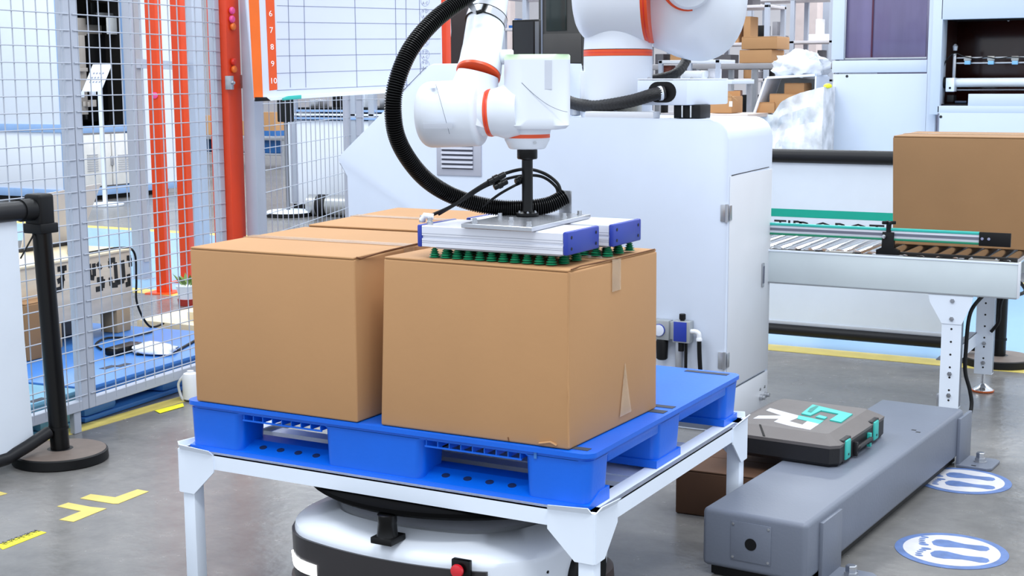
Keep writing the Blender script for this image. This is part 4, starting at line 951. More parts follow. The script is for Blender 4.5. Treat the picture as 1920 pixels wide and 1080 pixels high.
# grey post pair with cross bar and small plate, beside the orange posts
gp = atz(268, 522, 0)
t = thing('grey_gate_post', 'grey square post standing left of the two orange posts', 'post', gp)
obj('post_tube', B(gp.x-.045, gp.x+.045, gp.y-.045, gp.y+.045, .005, 2.9, .003), FENCE, t)
obj('post_channel', B(gp.x+.046, gp.x+.052, gp.y-.03, gp.y+.03, .12, 2.9), mat('channel_grey', 'A8A9AE', .5), t)
obj('post_plate', B(gp.x-.06, gp.x+.07, gp.y-.06, gp.y+.06, 0, .005), FENCE, t)
gq = atz(375, 470, 0)
t = thing('grey_gate_post', 'grey square post standing right of the two orange posts', 'post', gq)
obj('post_tube', B(gq.x-.06, gq.x+.06, gq.y-.06, gq.y+.06, .005, 2.9, .003), FENCE, t)
obj('post_plate', B(gq.x-.08, gq.x+.08, gq.y-.08, gq.y+.08, 0, .005), FENCE, t)
ca_, cb_ = V((gp.x+.05, gp.y-.03, 1.60)), V((gq.x-.06, gq.y-.05, 1.60)); ca_.z = atd(290, 120, (gp-CP).dot(CF)).z; cb_.z = ca_.z
bm = nb(); dd = (cb_-ca_).normalized(); nn = V((dd.y, -dd.x, 0))
hexa(bm, [ca_+V((0, 0, -.03)), cb_+V((0, 0, -.03)), cb_+nn*.04+V((0, 0, -.03)), ca_+nn*.04+V((0, 0, -.03)), ca_+V((0, 0, .03)), cb_+V((0, 0, .03)), cb_+nn*.04+V((0, 0, .03)), ca_+nn*.04+V((0, 0, .03))])
tag(obj('cross_bar', bm, FENCE), 'grey horizontal bar joining the grey posts across the orange ones', 'bar')

# ================================================================== WHITEBOARD
bl = aty(478, 189, 2.55)
def bo_(px, py): # board plane: through these two columns of sight lines
    A_, B_ = atd(478, 189, 6.0), atd(826, 140, 6.5); n = V((B_.y-A_.y, A_.x-B_.x, 0)); d = ray(px, py); return CP+d*((A_-CP).dot(n)/d.dot(n))
BN = V((atd(826, 140, 6.5).y-atd(478, 189, 6.0).y, atd(478, 189, 6.0).x-atd(826, 140, 6.5).x, 0)).normalized()
if BN.dot(CF) > 0: BN = -BN
t = thing('schedule_whiteboard', 'large white planning board with orange numbered column and ruled rows on the fence', 'whiteboard', bo_(650, 60))
def bq(name, px, m, off=0, th=.002, parent=None, **k): return obj(name, prism(nb(), [bo_(x, y)+BN*off for x, y in px], BN*th), m, parent or t, smooth=False, **k)
bq('board_panel', [(478, 188), (830, 160), (826, -60), (456, -60)], mat('whiteboard_surface', 'CFD4E6', .25, 0, .01), -.012, .012)
bq('frame_stripe', [(476, 184), (493, 183), (483, -60), (463, -60)], mat('board_orange', 'EE6A12', .45), 0, .001)
bq('number_column', [(505, 170), (520, 168), (512, -60), (495, -60)], mat('board_orange_red', 'E2521A', .45), 0, .001)
bm_rows = [(10, 18), (41, 45), (73, 72.5), (104.5, 100), (137, 127.5), (169, 156)]
for y0, y1 in bm_rows: bq('row_line', [(519, y0), (826, y1+.0), (826, y1+.9), (519, y0+.9)], mat('ruled_line', '7B8298', .6), .0005, .0006)
for x0, x1 in ((538, 544), (568, 573), (663, 669), (740, 743), (760, 762), (785, 788)):
    bq('column_line', [(x0, -60), (x0+1, -60), (x1+1, 164), (x1, 164)], MATS['ruled_line'], .0005, .0006)
for s_, px, py in (('6', 507, 26), ('7', 508.5, 57), ('8', 510, 88.5), ('9', 511, 120), ('10', 512.5, 152)):
    text('row_number', s_, .035, basis(bo_(px, py)+BN*.0016, (bo_(560, py-1)-bo_(510, py)), Z), WINK, t)
for k, y in enumerate((-3, 22, 47, 72, 98, 118)):
    for dy, s_ in ((0, 'P D'), (9, 'A C')):
        text('row_letters', s_, .018, basis(bo_(797, y+dy)+BN*.0006, bo_(810, y)-bo_(790, y), Z), GINK, t)
    rr_ = [bo_(797+8*math.cos(2*PI*i/20), y+4.5+10*math.sin(2*PI*i/20))+BN*.001 for i in range(21)]
    obj('quarter_circle_mark', tube(nb(), rr_, .0006, 4, False), GINK, t)
bq('tray', [(478, 190), (728, 174), (728, 167), (478, 184)], WHITE, 0, .03)
tag(obj('board_eraser', prism(nb(), [bo_(x, y)+BN*.031 for x, y in ((523, 188), (556, 185), (556, 178), (532, 180), (523, 184))], BN*.02, .002), TEAL), 'small teal board eraser on the lower ledge of the whiteboard', 'eraser')
tag(obj('marker_clip', prism(nb(), [bo_(x, y)+BN*.031 for x, y in ((471, 190), (500, 189), (492, 182), (472, 182))], BN*.015, .002), BLACK), 'black clip at the bottom left corner of the whiteboard', 'clip')
op = atd(834, 100, 6.65)
t = thing('orange_board_post', 'orange square post at the right edge of the whiteboard', 'post', (op.x, op.y, 0))
hw = .024*6.15/2.6*.45
obj('post_tube', B(op.x-.022, op.x+.022, op.y-.022, op.y+.022, .004, 2.4, .002), ORED, t); obj('post_plate', B(op.x-.05, op.x+.05, op.y-.05, op.y+.05, 0, .004), ORED, t)

# ================================================================== BEHIND THE FENCE: pallets, crate, laptop
def fs(px, py, z):      # fence coordinates (s along, off across) of a surveyed point at height z
    p = atz(px, py, z)-F0; return p.dot(FD), p.dot(FN)
def fbx(s0, s1, w0, w1, z0, z1, bev=.004):
    q = [F0+FD*s+FN*w_ for s, w_ in ((s0, w0), (s0, w1), (s1, w1), (s1, w0))]
    q = q[::-1] if (q[1]-q[0]).cross(q[2]-q[1]).z < 0 else q
    return hexa(nb(), [V((p.x, p.y, z0)) for p in q]+[V((p.x, p.y, z1)) for p in q], bev, 2)
for (s0, s1, mt, lb) in ((.36, 1.58, BLUE2, 'blue plastic pallet on the floor behind the mesh fence, under the crate'), (-.90, .33, mat('teal_blue_plastic', '6FA9C4', .45, 0, .08), 'pale teal plastic pallet behind the fence near the barrier post')):
    t = thing('plastic_pallet', lb, 'pallet', fp((s0+s1)/2, 0, -.55), math.atan2(FD.y, FD.x))
    obj('deck', fbx(s0, s1, -1.06, -.045, .132, .15), mt, t)
    obj('deck_edge', fbx(s0+.005, s1-.005, -1.055, -.050, .105, .132), mt, t)
    for i in range(3):
        for j in range(3):
            a = s0+.01+i*(s1-s0-.22)/2; c_ = -1.05+j*.40
            obj('block', fbx(a, a+.2, c_, c_+.18, .02, .106, .02), mt, t)
    for j in range(3): obj('runner', fbx(s0+.01, s1-.01, -1.05+j*.40, -.87+j*.40, .002, .021, .002), mt, t)
    for px, py in ((205, 690), (232, 686)) if s0 > 0 else ((72, 752),):
        a, c_ = fs(px, py, .15); obj('anti_slip_strip', fbx(a-.03, a+.05, c_-.03, c_+.005, .15, .1512, 0), MATS['anti_slip_rubber'], t)
# plywood crate
P0 = atz(248, 574, .265)
def onf(px, py, off=0):
    d = ray(px, py); o = P0+FN*off; return CP+d*((o-CP).dot(FN)/d.dot(FN))
sc1 = (P0-F0).dot(FD); wo = (P0-F0).dot(FN)
cz1 = onf(262, 462).z; sc0 = sc1-1.12
t = thing('plywood_crate', 'pale plywood crate with stencilled black markings behind the mesh fence', 'crate', fp((sc0+sc1)/2, .265, wo-.25), math.atan2(FD.y, FD.x))
obj('front_panel', fbx(sc0, sc1, wo-.012, wo, .265, cz1-.012, .002), WOOD, t)
obj('end_panel', fbx(sc1-.012, sc1, wo-.5, wo-.012, .265, cz1-.012, .002), WOOD, t)
obj('end_panel', fbx(sc0, sc0+.012, wo-.5, wo-.012, .265, cz1-.012, .002), WOOD, t)
obj('back_panel', fbx(sc0, sc1, wo-.512, wo-.5, .265, cz1-.012, .002), WOOD, t)
obj('top_panel', fbx(sc0-.01, sc1+.01, wo-.52, wo+.01, cz1-.012, cz1, .003), WOOD2, t)
STEN = [((108, 505), (125, 502)), ((118, 500), (116, 540)), ((108, 528), (121, 521)), ((104, 545), (118, 541)),
        ((150, 497), (163, 495)), ((152, 497), (153, 512)), ((154, 528), (156, 543)), ((156, 543), (168, 541)), ((167, 495), (169, 520)), ((176, 494), (177, 518)), ((169, 520), (177, 521)), ((183, 493), (190, 505)),
        ((182, 525), (194, 523)), ((194, 523), (193, 540)), ((180, 543), (193, 540)), ((204, 489), (216, 487)), ((206, 489), (207, 502)), ((216, 492), (219, 530)), ((219, 530), (233, 526)), ((233, 526), (230, 488)), ((207, 520), (209, 535)), ((209, 535), (221, 534)),
        ((238, 484), (246, 483)), ((244, 484), (245, 500)), ((241, 514), (243, 532)), ((236, 534), (245, 531))]
bm = None
for a, b in STEN:
    pa, pb = onf(*a, .0012), onf(*b, .0012); dr = (pb-pa).normalized(); pr_ = dr.cross(FN).normalized()*.0125; bm = nb()
    prism(bm, [pa-pr_, pb-pr_, pb+pr_, pa+pr_], -FN*.001); obj('stencil_mark', bm, INK, t, smooth=False)
for px, w_ in ((232, .10), (100, .10)):
    a = (onf(px, 590)-F0).dot(FD)
    tag(obj('wooden_block', fbx(a-.05, a+.05, wo-.10, wo-.0, .151, .264, .003), mat('block_wood', 'B39A78', .8, 0, .15, 8)), 'small wooden block under the %s of the plywood crate' % ('right end' if px > 200 else 'left part'), 'block')
tag(obj('grey_bin', fbx(sc0+.35, sc1-.16, wo-.42, wo-.18, .151, .26, .006), mat('bin_grey', '6E7378', .6)), 'grey container pushed under the plywood crate', 'container')
# laptop on the crate
la = onf(60, 466, -.12); lw = FD*.36
ls0, lo0 = fs(40, 474, cz1); 
t = thing('laptop', 'open laptop seen from behind standing on top of the plywood crate', 'laptop', fp(ls0+.2, cz1, lo0), math.atan2(FD.y, FD.x))
obj('laptop_base', fbx(ls0, ls0+.42, lo0-.24, lo0, cz1+.001, cz1+.022, .003), mat('laptop_grey', '2B2A2C', .5), t)
ax_ = fp(ls0, cz1+.022, lo0-.004); bx_ = fp(ls0+.415, cz1+.022, lo0-.004)
tl_ = ax_+V((0, 0, .25))+FN*.085; tr_ = bx_+V((0, 0, .275))+FN*.085+FD*.07
obj('laptop_lid', prism(nb(), [ax_, bx_, tr_, tl_], FN*.008, .002), LAPT, t)
tag(obj('loose_cable', tube(nb(), smoothpath([fp(ls0+.41, cz1+.008, lo0-.05), fp(sc1-.35, cz1+.008, wo-.05), fp(sc1-.06, cz1+.007, wo-.02), fp(sc1+.012, cz1-.02, wo+.015), fp(sc1+.015, .40, wo+.02), fp(sc1+.0, .28, wo+.03), fp(sc1+.06, .16, wo+.05), fp(sc1+.16, .157, wo+.06)], 8), .0055, 8), BLACK), 'dark cable from the laptop over the right edge of the crate down to the pallet', 'cable')
a, c_ = fs(222, 664, .15)
tag(obj('power_adapter', fbx(a-.05, a+.13, c_-.035, c_+.035, .151, .185, .006), BLACKG), 'black power adapter block lying on the blue pallet behind the fence', 'adapter')
tag(obj('loose_cable', tube(nb(), smoothpath([atz(x, y, .157) for x, y in ((190, 655), (180, 645), (200, 634), (240, 632), (285, 622))], 8), .005, 8), BLACK), 'black cable running from the adapter back across the blue pallet', 'cable')
tag(obj('loose_cable', tube(nb(), smoothpath([atz(x, y, .157) for x, y in ((256, 664), (290, 662), (325, 660), (345, 650), (370, 636))]+[atz(380, 630, .157)], 8), .006, 8), BLACK), 'black cable running right from the adapter along the pallet', 'cable')
def blob(name, c, sx, sy, sz, m, seed, amp=.25, fq=3, n=3):
    bm = nb(); bmesh.ops.create_icosphere(bm, subdivisions=n, radius=1)
    from mathutils import noise
    for v in bm.verts:
        k = 1+amp*noise.noise(v.co*fq+V((seed, 0, 0)))+amp*.5*noise.noise(v.co*fq*2.7+V((0, seed, 0)))
        v.co = V((v.co.x*sx*k, v.co.y*sy*k, max(-.55, v.co.z)*sz*k))
        v.co += V(c)
    return obj(name, bm, m, ang=75)
c_ = atz(278, 650, .18)
tag(blob('plastic_bag', (c_.x+.02, c_.y+.02, .168), .11, .085, .026, BAG, 3), 'crumpled clear plastic bag on the blue pallet by the adapter', 'bag')
# cartons behind the barrier post
a, c_ = fs(78, 672, .15)
t = carton('cardboard_box', 'narrow brown carton behind the barrier post on the pallets', [V((*(F0+FD*(a+x)+FN*(c_+y)).xy, z)) for z in (.151, .40) for x, y in ((-.08, -.2), (-.08, 0), (.12, 0), (.12, -.2))], matb=CARD2, tapes=False)
# plank stack beyond the pallet
g0 = atz(262, 596, .2); g1 = atz(420, 640, .12)
for i, (px, py, z1_, dx, dy, lb) in enumerate(((250, 600, .14, .68, .55, 'wide cream wooden board lying beyond the blue pallet'), (276, 600, .185, .52, .30, 'shorter cream board on top of the wide one'))):
    p = atz(px, py, z1_); o_ = obj('wooden_board', B(p.x, p.x+dx, max(p.y, 2.50+.10*i), max(p.y, 2.50+.10*i)+dy, (.002 if i == 0 else .141), z1_-.001, .004), WOOD2); tag(o_, lb, 'board')
pp = atz(352, 572, .0)
t = thing('potted_plant', 'small plant in a white pot with red base beside the orange post', 'plant', pp)
obj('pot', lathe(nb(), [(.05, .04), (.065, .11), (.07, .12), (.06, .12)], pp, Z, 20), WHITE, t); obj('pot_base', lathe(nb(), [(.055, .001), (.06, .04)], pp, Z, 20), mat('red_pot_base', '9C2A1E', .6), t)
for k in range(14):
    a = k*2.4; q = pp+V((.03*math.cos(a), .03*math.sin(a), .12)); tp = q+V((.055*math.cos(a), .055*math.sin(a), .05+.03*random.random())); sd = V((-math.sin(a), math.cos(a), 0))*.014
    obj('leaf', prism(nb(), [q, q.lerp(tp, .5)-sd, tp, q.lerp(tp, .5)+sd], V((0, 0, .002))), LEAF, t)
wc = atz(358, 725, .06)
t = thing('fence_float', 'white plastic clamp at the foot of the fence beside the left carton', 'clamp', (wc.x, wc.y, 0))
obj('clamp_body', lathe(nb(), [(.02, .002), (.035, .01), (.036, .10), (.03, .118), (.014, .124), (.014, .13)], (wc.x, wc.y, 0), Z, 16), mat('milky_plastic', 'E6E7EA', .4), t)
obj('clamp_strap', tube(nb(), smoothpath([V((wc.x-.03, wc.y, .11)), V((wc.x-.06, wc.y-.01, .07)), V((wc.x-.05, wc.y-.01, .02)), V((wc.x-.02, wc.y-.03, .008))], 6), .006, 8), MATS['milky_plastic'], t)

# ================================================================== FAR LEFT: white machines
cc = atz(128, 362, .12); XC, YC = cc.x, cc.y
t = thing('enclosure_machine', 'tall white enclosed machine with open dark bay seen through the left fence', 'machine', (XC, YC, 0))
TOPZ = 3.2
PW = mat('panel_white', 'E4E9F2', .4, 0, .01)
zr1 = aty(60, 246, YC).z; zr0 = aty(60, 238, YC).z
obj('front_panel', B(XC-4, XC-.06, YC, YC+.04, .15, zr1-.01, .003), PW, t)
obj('front_panel', B(XC-4, XC-.06, YC, YC+.04, zr0+.03, TOPZ, .003), PW, t)
obj('trim_rail', B(XC-4, XC, YC-.02, YC+.05, zr1-.01, zr0+.03, .003), PALEB, t)
obj('trim_rail', B(XC-4, XC, YC-.02, YC+.05, .06, .15, .003), PALEB, t)
obj('corner_profile', B(XC-.06, XC+.02, YC-.01, YC+.08, .1, TOPZ, .003), PALEB, t)
def sy_(px, py): p = atx(px, py, XC); return p.y, p.z
ya, za = sy_(147, 240); yb, zb_ = sy_(253, 236); yc, zc_ = sy_(268, 230)
obj('trim_rail', B(XC-.03, XC+.02, YC, yc, zb_-.06, zb_+.02, .003), PALEB, t)
obj('trim_rail', B(XC-.03, XC+.02, YC, yc+.6, .06, .15, .003), PALEB, t)
for k in range(3):
    y_ = sy_(232+k*12, 100)[0]; obj('corner_profile', B(XC-.05, XC+.01+.01*k, y_, y_+.07, .15, TOPZ, .004), PALEB if k != 1 else PW, t)
yd0, yd1 = sy_(145, 300)[0], sy_(258, 300)[0]; ymid = (yd0+yd1)/2+.05
for a, b_, lx, hx_ in ((yd0, ymid-.01, (162, 182), None), (ymid+.01, yd1, (220, 241), 208)):
    d = obj('cabinet_door', B(XC-.02, XC+.012, a, b_, .17, zb_-.08, .003), mat('door_ivory', 'E6E4E0', .45), t)
    y0_, y1_ = sy_(lx[0], 300)[0], sy_(lx[1], 300)[0]; zt_l, zb_l = sy_(lx[0], 288)[1], sy_(lx[0], 322)[1]
    for k in range(8): obj('louvre', B(XC+.012, XC+.02, y0_, y1_, zb_l+k*(zt_l-zb_l)/8, zb_l+(k+.5)*(zt_l-zb_l)/8), mat('louvre_grey', 'B5B6BC', .5), d)
    if hx_: yh = sy_(hx_, 300)[0]; obj('handle', B(XC+.012, XC+.03, yh-.02, yh+.02, sy_(hx_, 310)[1], sy_(hx_, 292)[1], .004), STEEL, d)
for px in (143, 255):
    for py in (275, 343): y_, z_ = sy_(px, py); obj('door_hinge', B(XC+.012, XC+.035, y_-.035, y_+.035, z_-.03, z_+.03, .004), STEEL, t)
obj('cabinet_side', B(XC-.03, XC+.0, yd1, yc+.6, .15, TOPZ), PW, t)
# dark bay
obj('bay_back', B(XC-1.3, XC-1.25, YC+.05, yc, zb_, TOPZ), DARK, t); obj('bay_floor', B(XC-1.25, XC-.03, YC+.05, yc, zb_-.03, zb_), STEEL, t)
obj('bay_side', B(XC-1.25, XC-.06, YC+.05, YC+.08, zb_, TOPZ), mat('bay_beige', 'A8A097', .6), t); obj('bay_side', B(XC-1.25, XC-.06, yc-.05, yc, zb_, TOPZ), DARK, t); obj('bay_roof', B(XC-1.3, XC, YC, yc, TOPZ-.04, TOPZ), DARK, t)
obj('plinth', B(XC-4, XC-.1, YC+.1, yc+.5, .0, .10), BLACK, t)
def bay(name, px0, py0, px1, py1, back, dep_, m, **k):
    p, q = atx(px0, py1, XC-back), atx(px1, py0, XC-back); return obj(name, B(XC-back-dep_, XC-back, p.y, q.y, p.z, q.z, .006), m, t, **k)
bay('black_cabinet', 176, 66, 244, 228, .5, .5, BLACK); bay('beige_unit', 135, 36, 200, 66, .55, .4, mat('unit_beige', 'B9B0A8', .6))
bay('paper_sheet', 201, 34, 227, 64, .30, .01, mat('paper_white', 'F4F5F5', .7)); bay('equipment_arm', 186, 26, 235, 32, .35, .05, STEEL)
bay('equipment_arm', 137, 127, 165, 134, .35, .05, mat('unit_beige', 'B9B0A8', .6)); bay('dark_screen', 172, 6, 200, 46, .4, .1, BLACKG)
for k in range(16):
    x_, y_ = random.uniform(140, 185), random.uniform(140, 222); s_ = random.uniform(3, 9)
    bay('machine_part', x_, y_, x_+s_*.8, y_+s_*1.6, random.uniform(.25, .45), .05, random.choice((STEEL, BLACK, MATS['unit_beige'], WHITE)))
for x_ in (147, 156, 233): bay('pipe', x_, 66, x_+3, 215, .42, .03, MATS['unit_beige'])
# standing sign
sp_ = atz(197, 386, 0)
t = thing('sign_stand', 'white floor stand with tilted notice board behind the left fence', 'sign', sp_)
obj('base_disc', lathe(nb(), [(.20, .002), (.205, .02), (.19, .03), (.03, .04)], sp_, Z, 40), WHITE, t)
dsp = (sp_-CP).dot(CF); tp_ = atd(186, 168, dsp)
obj('pole', cyl(nb(), (sp_.x, sp_.y, .04), (sp_.x, sp_.y, tp_.z), .022, 16), WHITE, t)
zlo, zhi = tp_.z-.02, atd(190, 121, dsp).z
pb = V((sp_.x, sp_.y, 0)); hl = .115
q0, q1 = pb-H*.19+V((0, 0, zlo))-FW*.02, pb+H*.02+V((0, 0, zlo))-FW*.02
q2, q3 = pb+H*.12+V((0, 0, zhi))+FW*.10, pb-H*.09+V((0, 0, zhi))+FW*.10
bd_ = obj('notice_board', prism(nb(), [q0, q1, q2, q3], FW*.012, .002), WHITE, t)
for r_ in range(3):
    for k in range(4):
        u, v = .25+k*.16, .35+r_*.16; p = q0+(q1-q0)*u+(q3-q0)*v-FW*.002; e_ = (q1-q0)*.045; f_ = (q3-q0)*.03
        obj('printed_line', prism(nb(), [p-e_-f_, p+e_-f_, p+e_+f_, p-e_+f_], FW*.001), GINK, bd_, smooth=False)

# second white machine behind the corner fence
Y2 = atz(600, 388, .06).y
def m2(px, py): p = aty(px, py, Y2); return p.x, p.z
t = thing('enclosure_machine', 'white machine with pale blue rails behind the fence below the whiteboard', 'machine', (m2(600, 388)[0], Y2, 0))
x0_, x1_ = m2(535, 300)[0], m2(800, 300)[0]
obj('front_panel', B(x0_, x1_, Y2, Y2+1.2, .08, m2(600, 226)[1], .004), PW, t); obj('plinth', B(x0_+.05, x1_-.05, Y2+.05, Y2+1.15, 0, .08), BLACK, t)
for k in range(3): z_ = m2(600, 224-k*7)[1]; obj('trim_rail', B(x0_-.01, x1_, Y2-.03+.01*k, Y2+1.2, z_, z_+.022, .003), PALEB if k != 1 else PW, t)
zt2 = m2(600, 202)[1]
obj('work_bed', B(x0_+.05, x1_, Y2+.05, Y2+1.1, zt2-.03, zt2), BLACK, t)
for k in range(10): x_ = x0_+.1+k*.3; obj('fixture', B(x_, x_+.12, Y2+.3, Y2+.5, zt2, zt2+.08+.05*(k % 3), .006), (STEEL, BLACK, WHITE)[k % 3], t)
for px in (541, 655, 690): x_ = m2(px, 100)[0]; obj('corner_profile', B(x_, x_+.07, Y2-.02, Y2+.05, .1, 3.1, .004), FENCE, t)
obj('upper_panel', B(x0_, x1_, Y2+.6, Y2+.64, zt2+.35, 3.1, .004), PW, t)
# trolley with boxes
Y3 = atz(500, 318, .0).y
def bxY(px0, py0, px1, py1, Y, th, bev=.004):
    ym = (max(py0, 0)+min(py1, 270))/2
    return B(aty(px0, ym, Y).x, aty(px1, ym, Y).x, Y, Y+th, aty(px0, py1, Y).z, aty(px1, py0, Y).z, bev)
def carY(px0, py0, px1, py1, Y, th, label, m_=CARD, group=None, **k):
    p, q = aty(px0, py1, Y), aty(px1, py0, Y)
    return carton('cardboard_box', label, [(p.x, Y, p.z), (q.x, Y, p.z), (q.x, Y+th, p.z), (p.x, Y+th, p.z), (p.x, Y, q.z), (q.x, Y, q.z), (q.x, Y+th, q.z), (p.x, Y+th, q.z)], group=group, matb=m_, tapes=False, **k)
p = aty(440, 262, Y3); q = aty(532, 256, Y3)
t = thing('work_trolley', 'steel trolley with cartons, far behind the fence left of the white machine', 'trolley', ((p.x+q.x)/2, Y3+.4, 0))
obj('table_top', B(p.x-1.2, q.x, Y3, Y3+.9, p.z, q.z, .004), STEEL, t); obj('lower_shelf', B(p.x-1.2, q.x, Y3+.02, Y3+.88, .22, .25, .004), STEEL, t)
for x_ in (p.x-1.18, q.x-.05):
    for y_ in (Y3+.01, Y3+.85): obj('leg', B(x_, x_+.04, y_, y_+.04, .0, p.z), STEEL, t)
zt3 = q.z+.0015
def onT(px0, px1, h, Y, th): a = aty(px0, 250, Y).x; b_ = aty(px1, 250, Y).x; return a, b_
for (a_, b_, h_, lb) in ((474, 518, .36, 'tilted brown carton on the far trolley nearest the black pole'), (440, 470, .22, 'low carton on the far trolley behind the grey post'), (352, 392, .3, 'brown carton on the left end of the far trolley')):
    xa, xb = onT(a_, b_, h_, Y3+.1, .4); carton('cardboard_box', lb, [(xa, Y3+.1, zt3), (xb, Y3+.1, zt3), (xb, Y3+.5, zt3), (xa, Y3+.5, zt3), (xa, Y3+.14, zt3+h_), (xb-.05, Y3+.14, zt3+h_), (xb-.05, Y3+.5, zt3+h_), (xa, Y3+.5, zt3+h_)], tapes=False)
xa, xb = onT(484, 518, 0, Y3+.1, .4); tag(obj('blue_crate', B(xa, xb, Y3+.1, Y3+.6, .2515, .60, .01), mat('crate_blue', '1B5FA0', .5)), 'dark blue plastic crate on the lower shelf of the far trolley', 'crate')
xa, xb = onT(368, 392, 0, Y3+.1, .4); tag(obj('blue_crate', B(xa, xb, Y3+.1, Y3+.6, .2515, .50, .01), mat('crate_navy', '22466E', .5)), 'navy plastic crate low on the far trolley, left end', 'crate')
pz = atz(541, 405, 0)
t = thing('round_base_stand', 'thin grey pole on a white and black round base behind the corner fence', 'stand', pz)
obj('base_disc', lathe(nb(), [(.24, .002), (.24, .04)], pz, Z, 36), BLACK, t); obj('base_top', lathe(nb(), [(.235, .0402), (.2, .06), (.03, .065)], pz, Z, 36), WHITE, t)
obj('pole', cyl(nb(), (pz.x, pz.y, .06), (pz.x, pz.y, 1.25), .02, 12), mat('pole_grey', '7A7D84', .4, .4), t); obj('pole_head', B(pz.x-.07, pz.x+.07, pz.y-.05, pz.y+.05, .95, 1.25, .01), BLACK, t)
pz = atz(600, 405, .0)
t = thing('steel_drum_roll', 'silver roll with a black band lying behind the corner fence', 'roll', pz)
obj('roll_body', cyl(nb(), (pz.x-.12, pz.y, .11), (pz.x+.55, pz.y+.1, .11), .108, 28), mat('roll_silver', 'A9ABAC', .35, .6), t); obj('roll_band', cyl(nb(), (pz.x-.02, pz.y+.015, .11), (pz.x+.09, pz.y+.031, .11), .1095, 28), BLACK, t)

# ================================================================== TOP CENTRE: monitor, dark cabinet
Y4 = 8.2
p = aty(1010, 200, Y4); q = aty(1096, -40, Y4)
t = thing('dark_cabinet', 'tall dark grey-green cabinet with glass door behind the robot arm', 'cabinet', ((p.x+q.x)/2, Y4+.3, 0))
obj('cabinet_body', B(p.x, q.x+.12, Y4, Y4+.6, .0, q.z+.3, .006), mat('anthracite_cabinet', '33312F', .5), t)
obj('glass_door', bxY(1024, -30, 1062, 58, Y4-.006, .006, .001), mat('dark_green_glass', '1D2624', .15), t); obj('door_edge', bxY(1014, -30, 1017, 160, Y4-.01, .008, .001), GREY, t)
obj('drawer_front', bxY(1018, 62, 1090, 118, Y4-.006, .006, .001), mat('anthracite_front', '3B3836', .5), t)
for y_ in (123, 143): obj('chrome_rail', bxY(1016, y_, 1092, y_+4, Y4-.02, .02, .001), STEEL, t)
Y5 = 7.4
p = aty(986, 112, Y5)
t = thing('computer_monitor', 'black flat monitor seen half from the side, left of the dark cabinet', 'monitor', (p.x, Y5, 0))
obj('screen_housing', bxY(960, 36, 1010, 110, Y5, .05, .008), BLACKG, t)
obj('screen', bxY(963, 40, 1000, 106, Y5-.002, .002, 0), mat('dark_screen_glass', '111216', .15), t); obj('screen_edge', bxY(1003, 40, 1010, 110, Y5-.006, .006, .001), mat('monitor_grey', '5A5A5E', .5), t)
zc2 = aty(986, 110, Y5).z; obj('monitor_stand', B(p.x-.03, p.x+.03, Y5+.01, Y5+.04, .96, zc2, .004), BLACK, t); obj('stand_foot', B(p.x-.12, p.x+.12, Y5-.05, Y5+.12, .951, .965, .004), BLACK, t)
t = thing('work_table', 'plain light table behind the white housing carrying the monitor', 'table', (p.x, Y5, 0))
obj('table_top', B(p.x-.6, p.x+.25, Y5-.2, Y5+.4, .92, .95, .004), WHITE, t)
for x_ in (p.x-.58, p.x+.2):
    for y_ in (Y5-.18, Y5+.34): obj('leg', B(x_, x_+.04, y_, y_+.04, 0, .92), STEEL, t)
fq = aty(876, 100, 5.6); fr = aty(848, 100, 5.6)
tag(obj('foam_panel', prism(nb(), [aty(x, y, 5.6) for x, y in ((844, 20), (870, 2), (878, 60))]+[V((fq.x, 5.6, .002)), V((fr.x, 5.6, .002)), aty(843, 100, 5.6), aty(846, 60, 5.6)], (0, .05, 0), .004), mat('dark_brown_foam', '2A1F1E', .7)), 'dark brown panel wrapped in film between the orange post and the forearm', 'panel')

# ================================================================== RIGHT: packing machine beyond the lane
YP = 7.25
t = thing('packing_machine', 'large white packing machine with tinted window and open roller bay, upper right', 'machine', (aty(1740, 200, YP).x, YP, 0))
PMW = mat('packing_machine_white', 'C6CEDC', .4, 0, .01)
def py_(x0, y0, x1, y1, Y, th, name, m, bev=.004, parent=None, **k):
    return obj(name, bxY(x0, y0, x1, y1, Y, th, bev), m, parent or t, **k)
floorpx = 470
Tz = -60
py_(1560, 137.8, 1738, floorpx, YP, .05, 'lower_panel', PMW); py_(1738, Tz, 1757, floorpx, YP, .05, 'pillar', PMW); py_(1560, 112, 1738, 136.6, YP, .05, 'mid_rail', PMW)
py_(1560, Tz, 1583, 112, YP, .05, 'pillar', PMW)
wf = py_(1583, Tz, 1737, 112, YP+.03, .012, 'tinted_window', MAUVE, .001)
py_(1583, 107, 1737, 112, YP+.005, .02, 'window_frame', STEEL, .001, wf); py_(1583, Tz, 1586, 112, YP+.005, .02, 'window_frame', STEEL, .001, wf)
py_(1634, Tz, 1637, 107, YP+.020, .006, 'window_mullion', mat('mullion_wine', '4B1630', .4), .001, wf)
py_(1592, Tz, 1606, 68, YP+.045, .01, 'plastic_curtain', FILM, .001, wf); 
YQ = YP-.12
py_(1757, 212.5, 1990, floorpx+6, YQ, .05, 'lower_panel', PMW); py_(1757, 176, 1816, 211.6, YQ, .05, 'mid_rail', PMW) if 0 else None
py_(1757, 199, 1990, 211.6, YQ, .05, 'mid_rail', PMW); py_(1815, 176, 1990, 199, YQ, .05, 'bay_sill', PMW)
py_(1746, Tz, 1765, 215, YQ, .16, 'pillar', PMW); py_(1757, 212.5, 1765, floorpx+6, YQ+.05, .1, 'pillar', PMW); py_(1765, Tz, 1990, 37, YQ, .05, 'upper_panel', PMW)
py_(1757, 212.5, 1760, floorpx, YQ-.002, .03, 'panel_edge', SLOT, .0005)
bb = py_(1765, 30, 1990, 205, YQ+.5, .02, 'bay_back', BROWNG, .001)
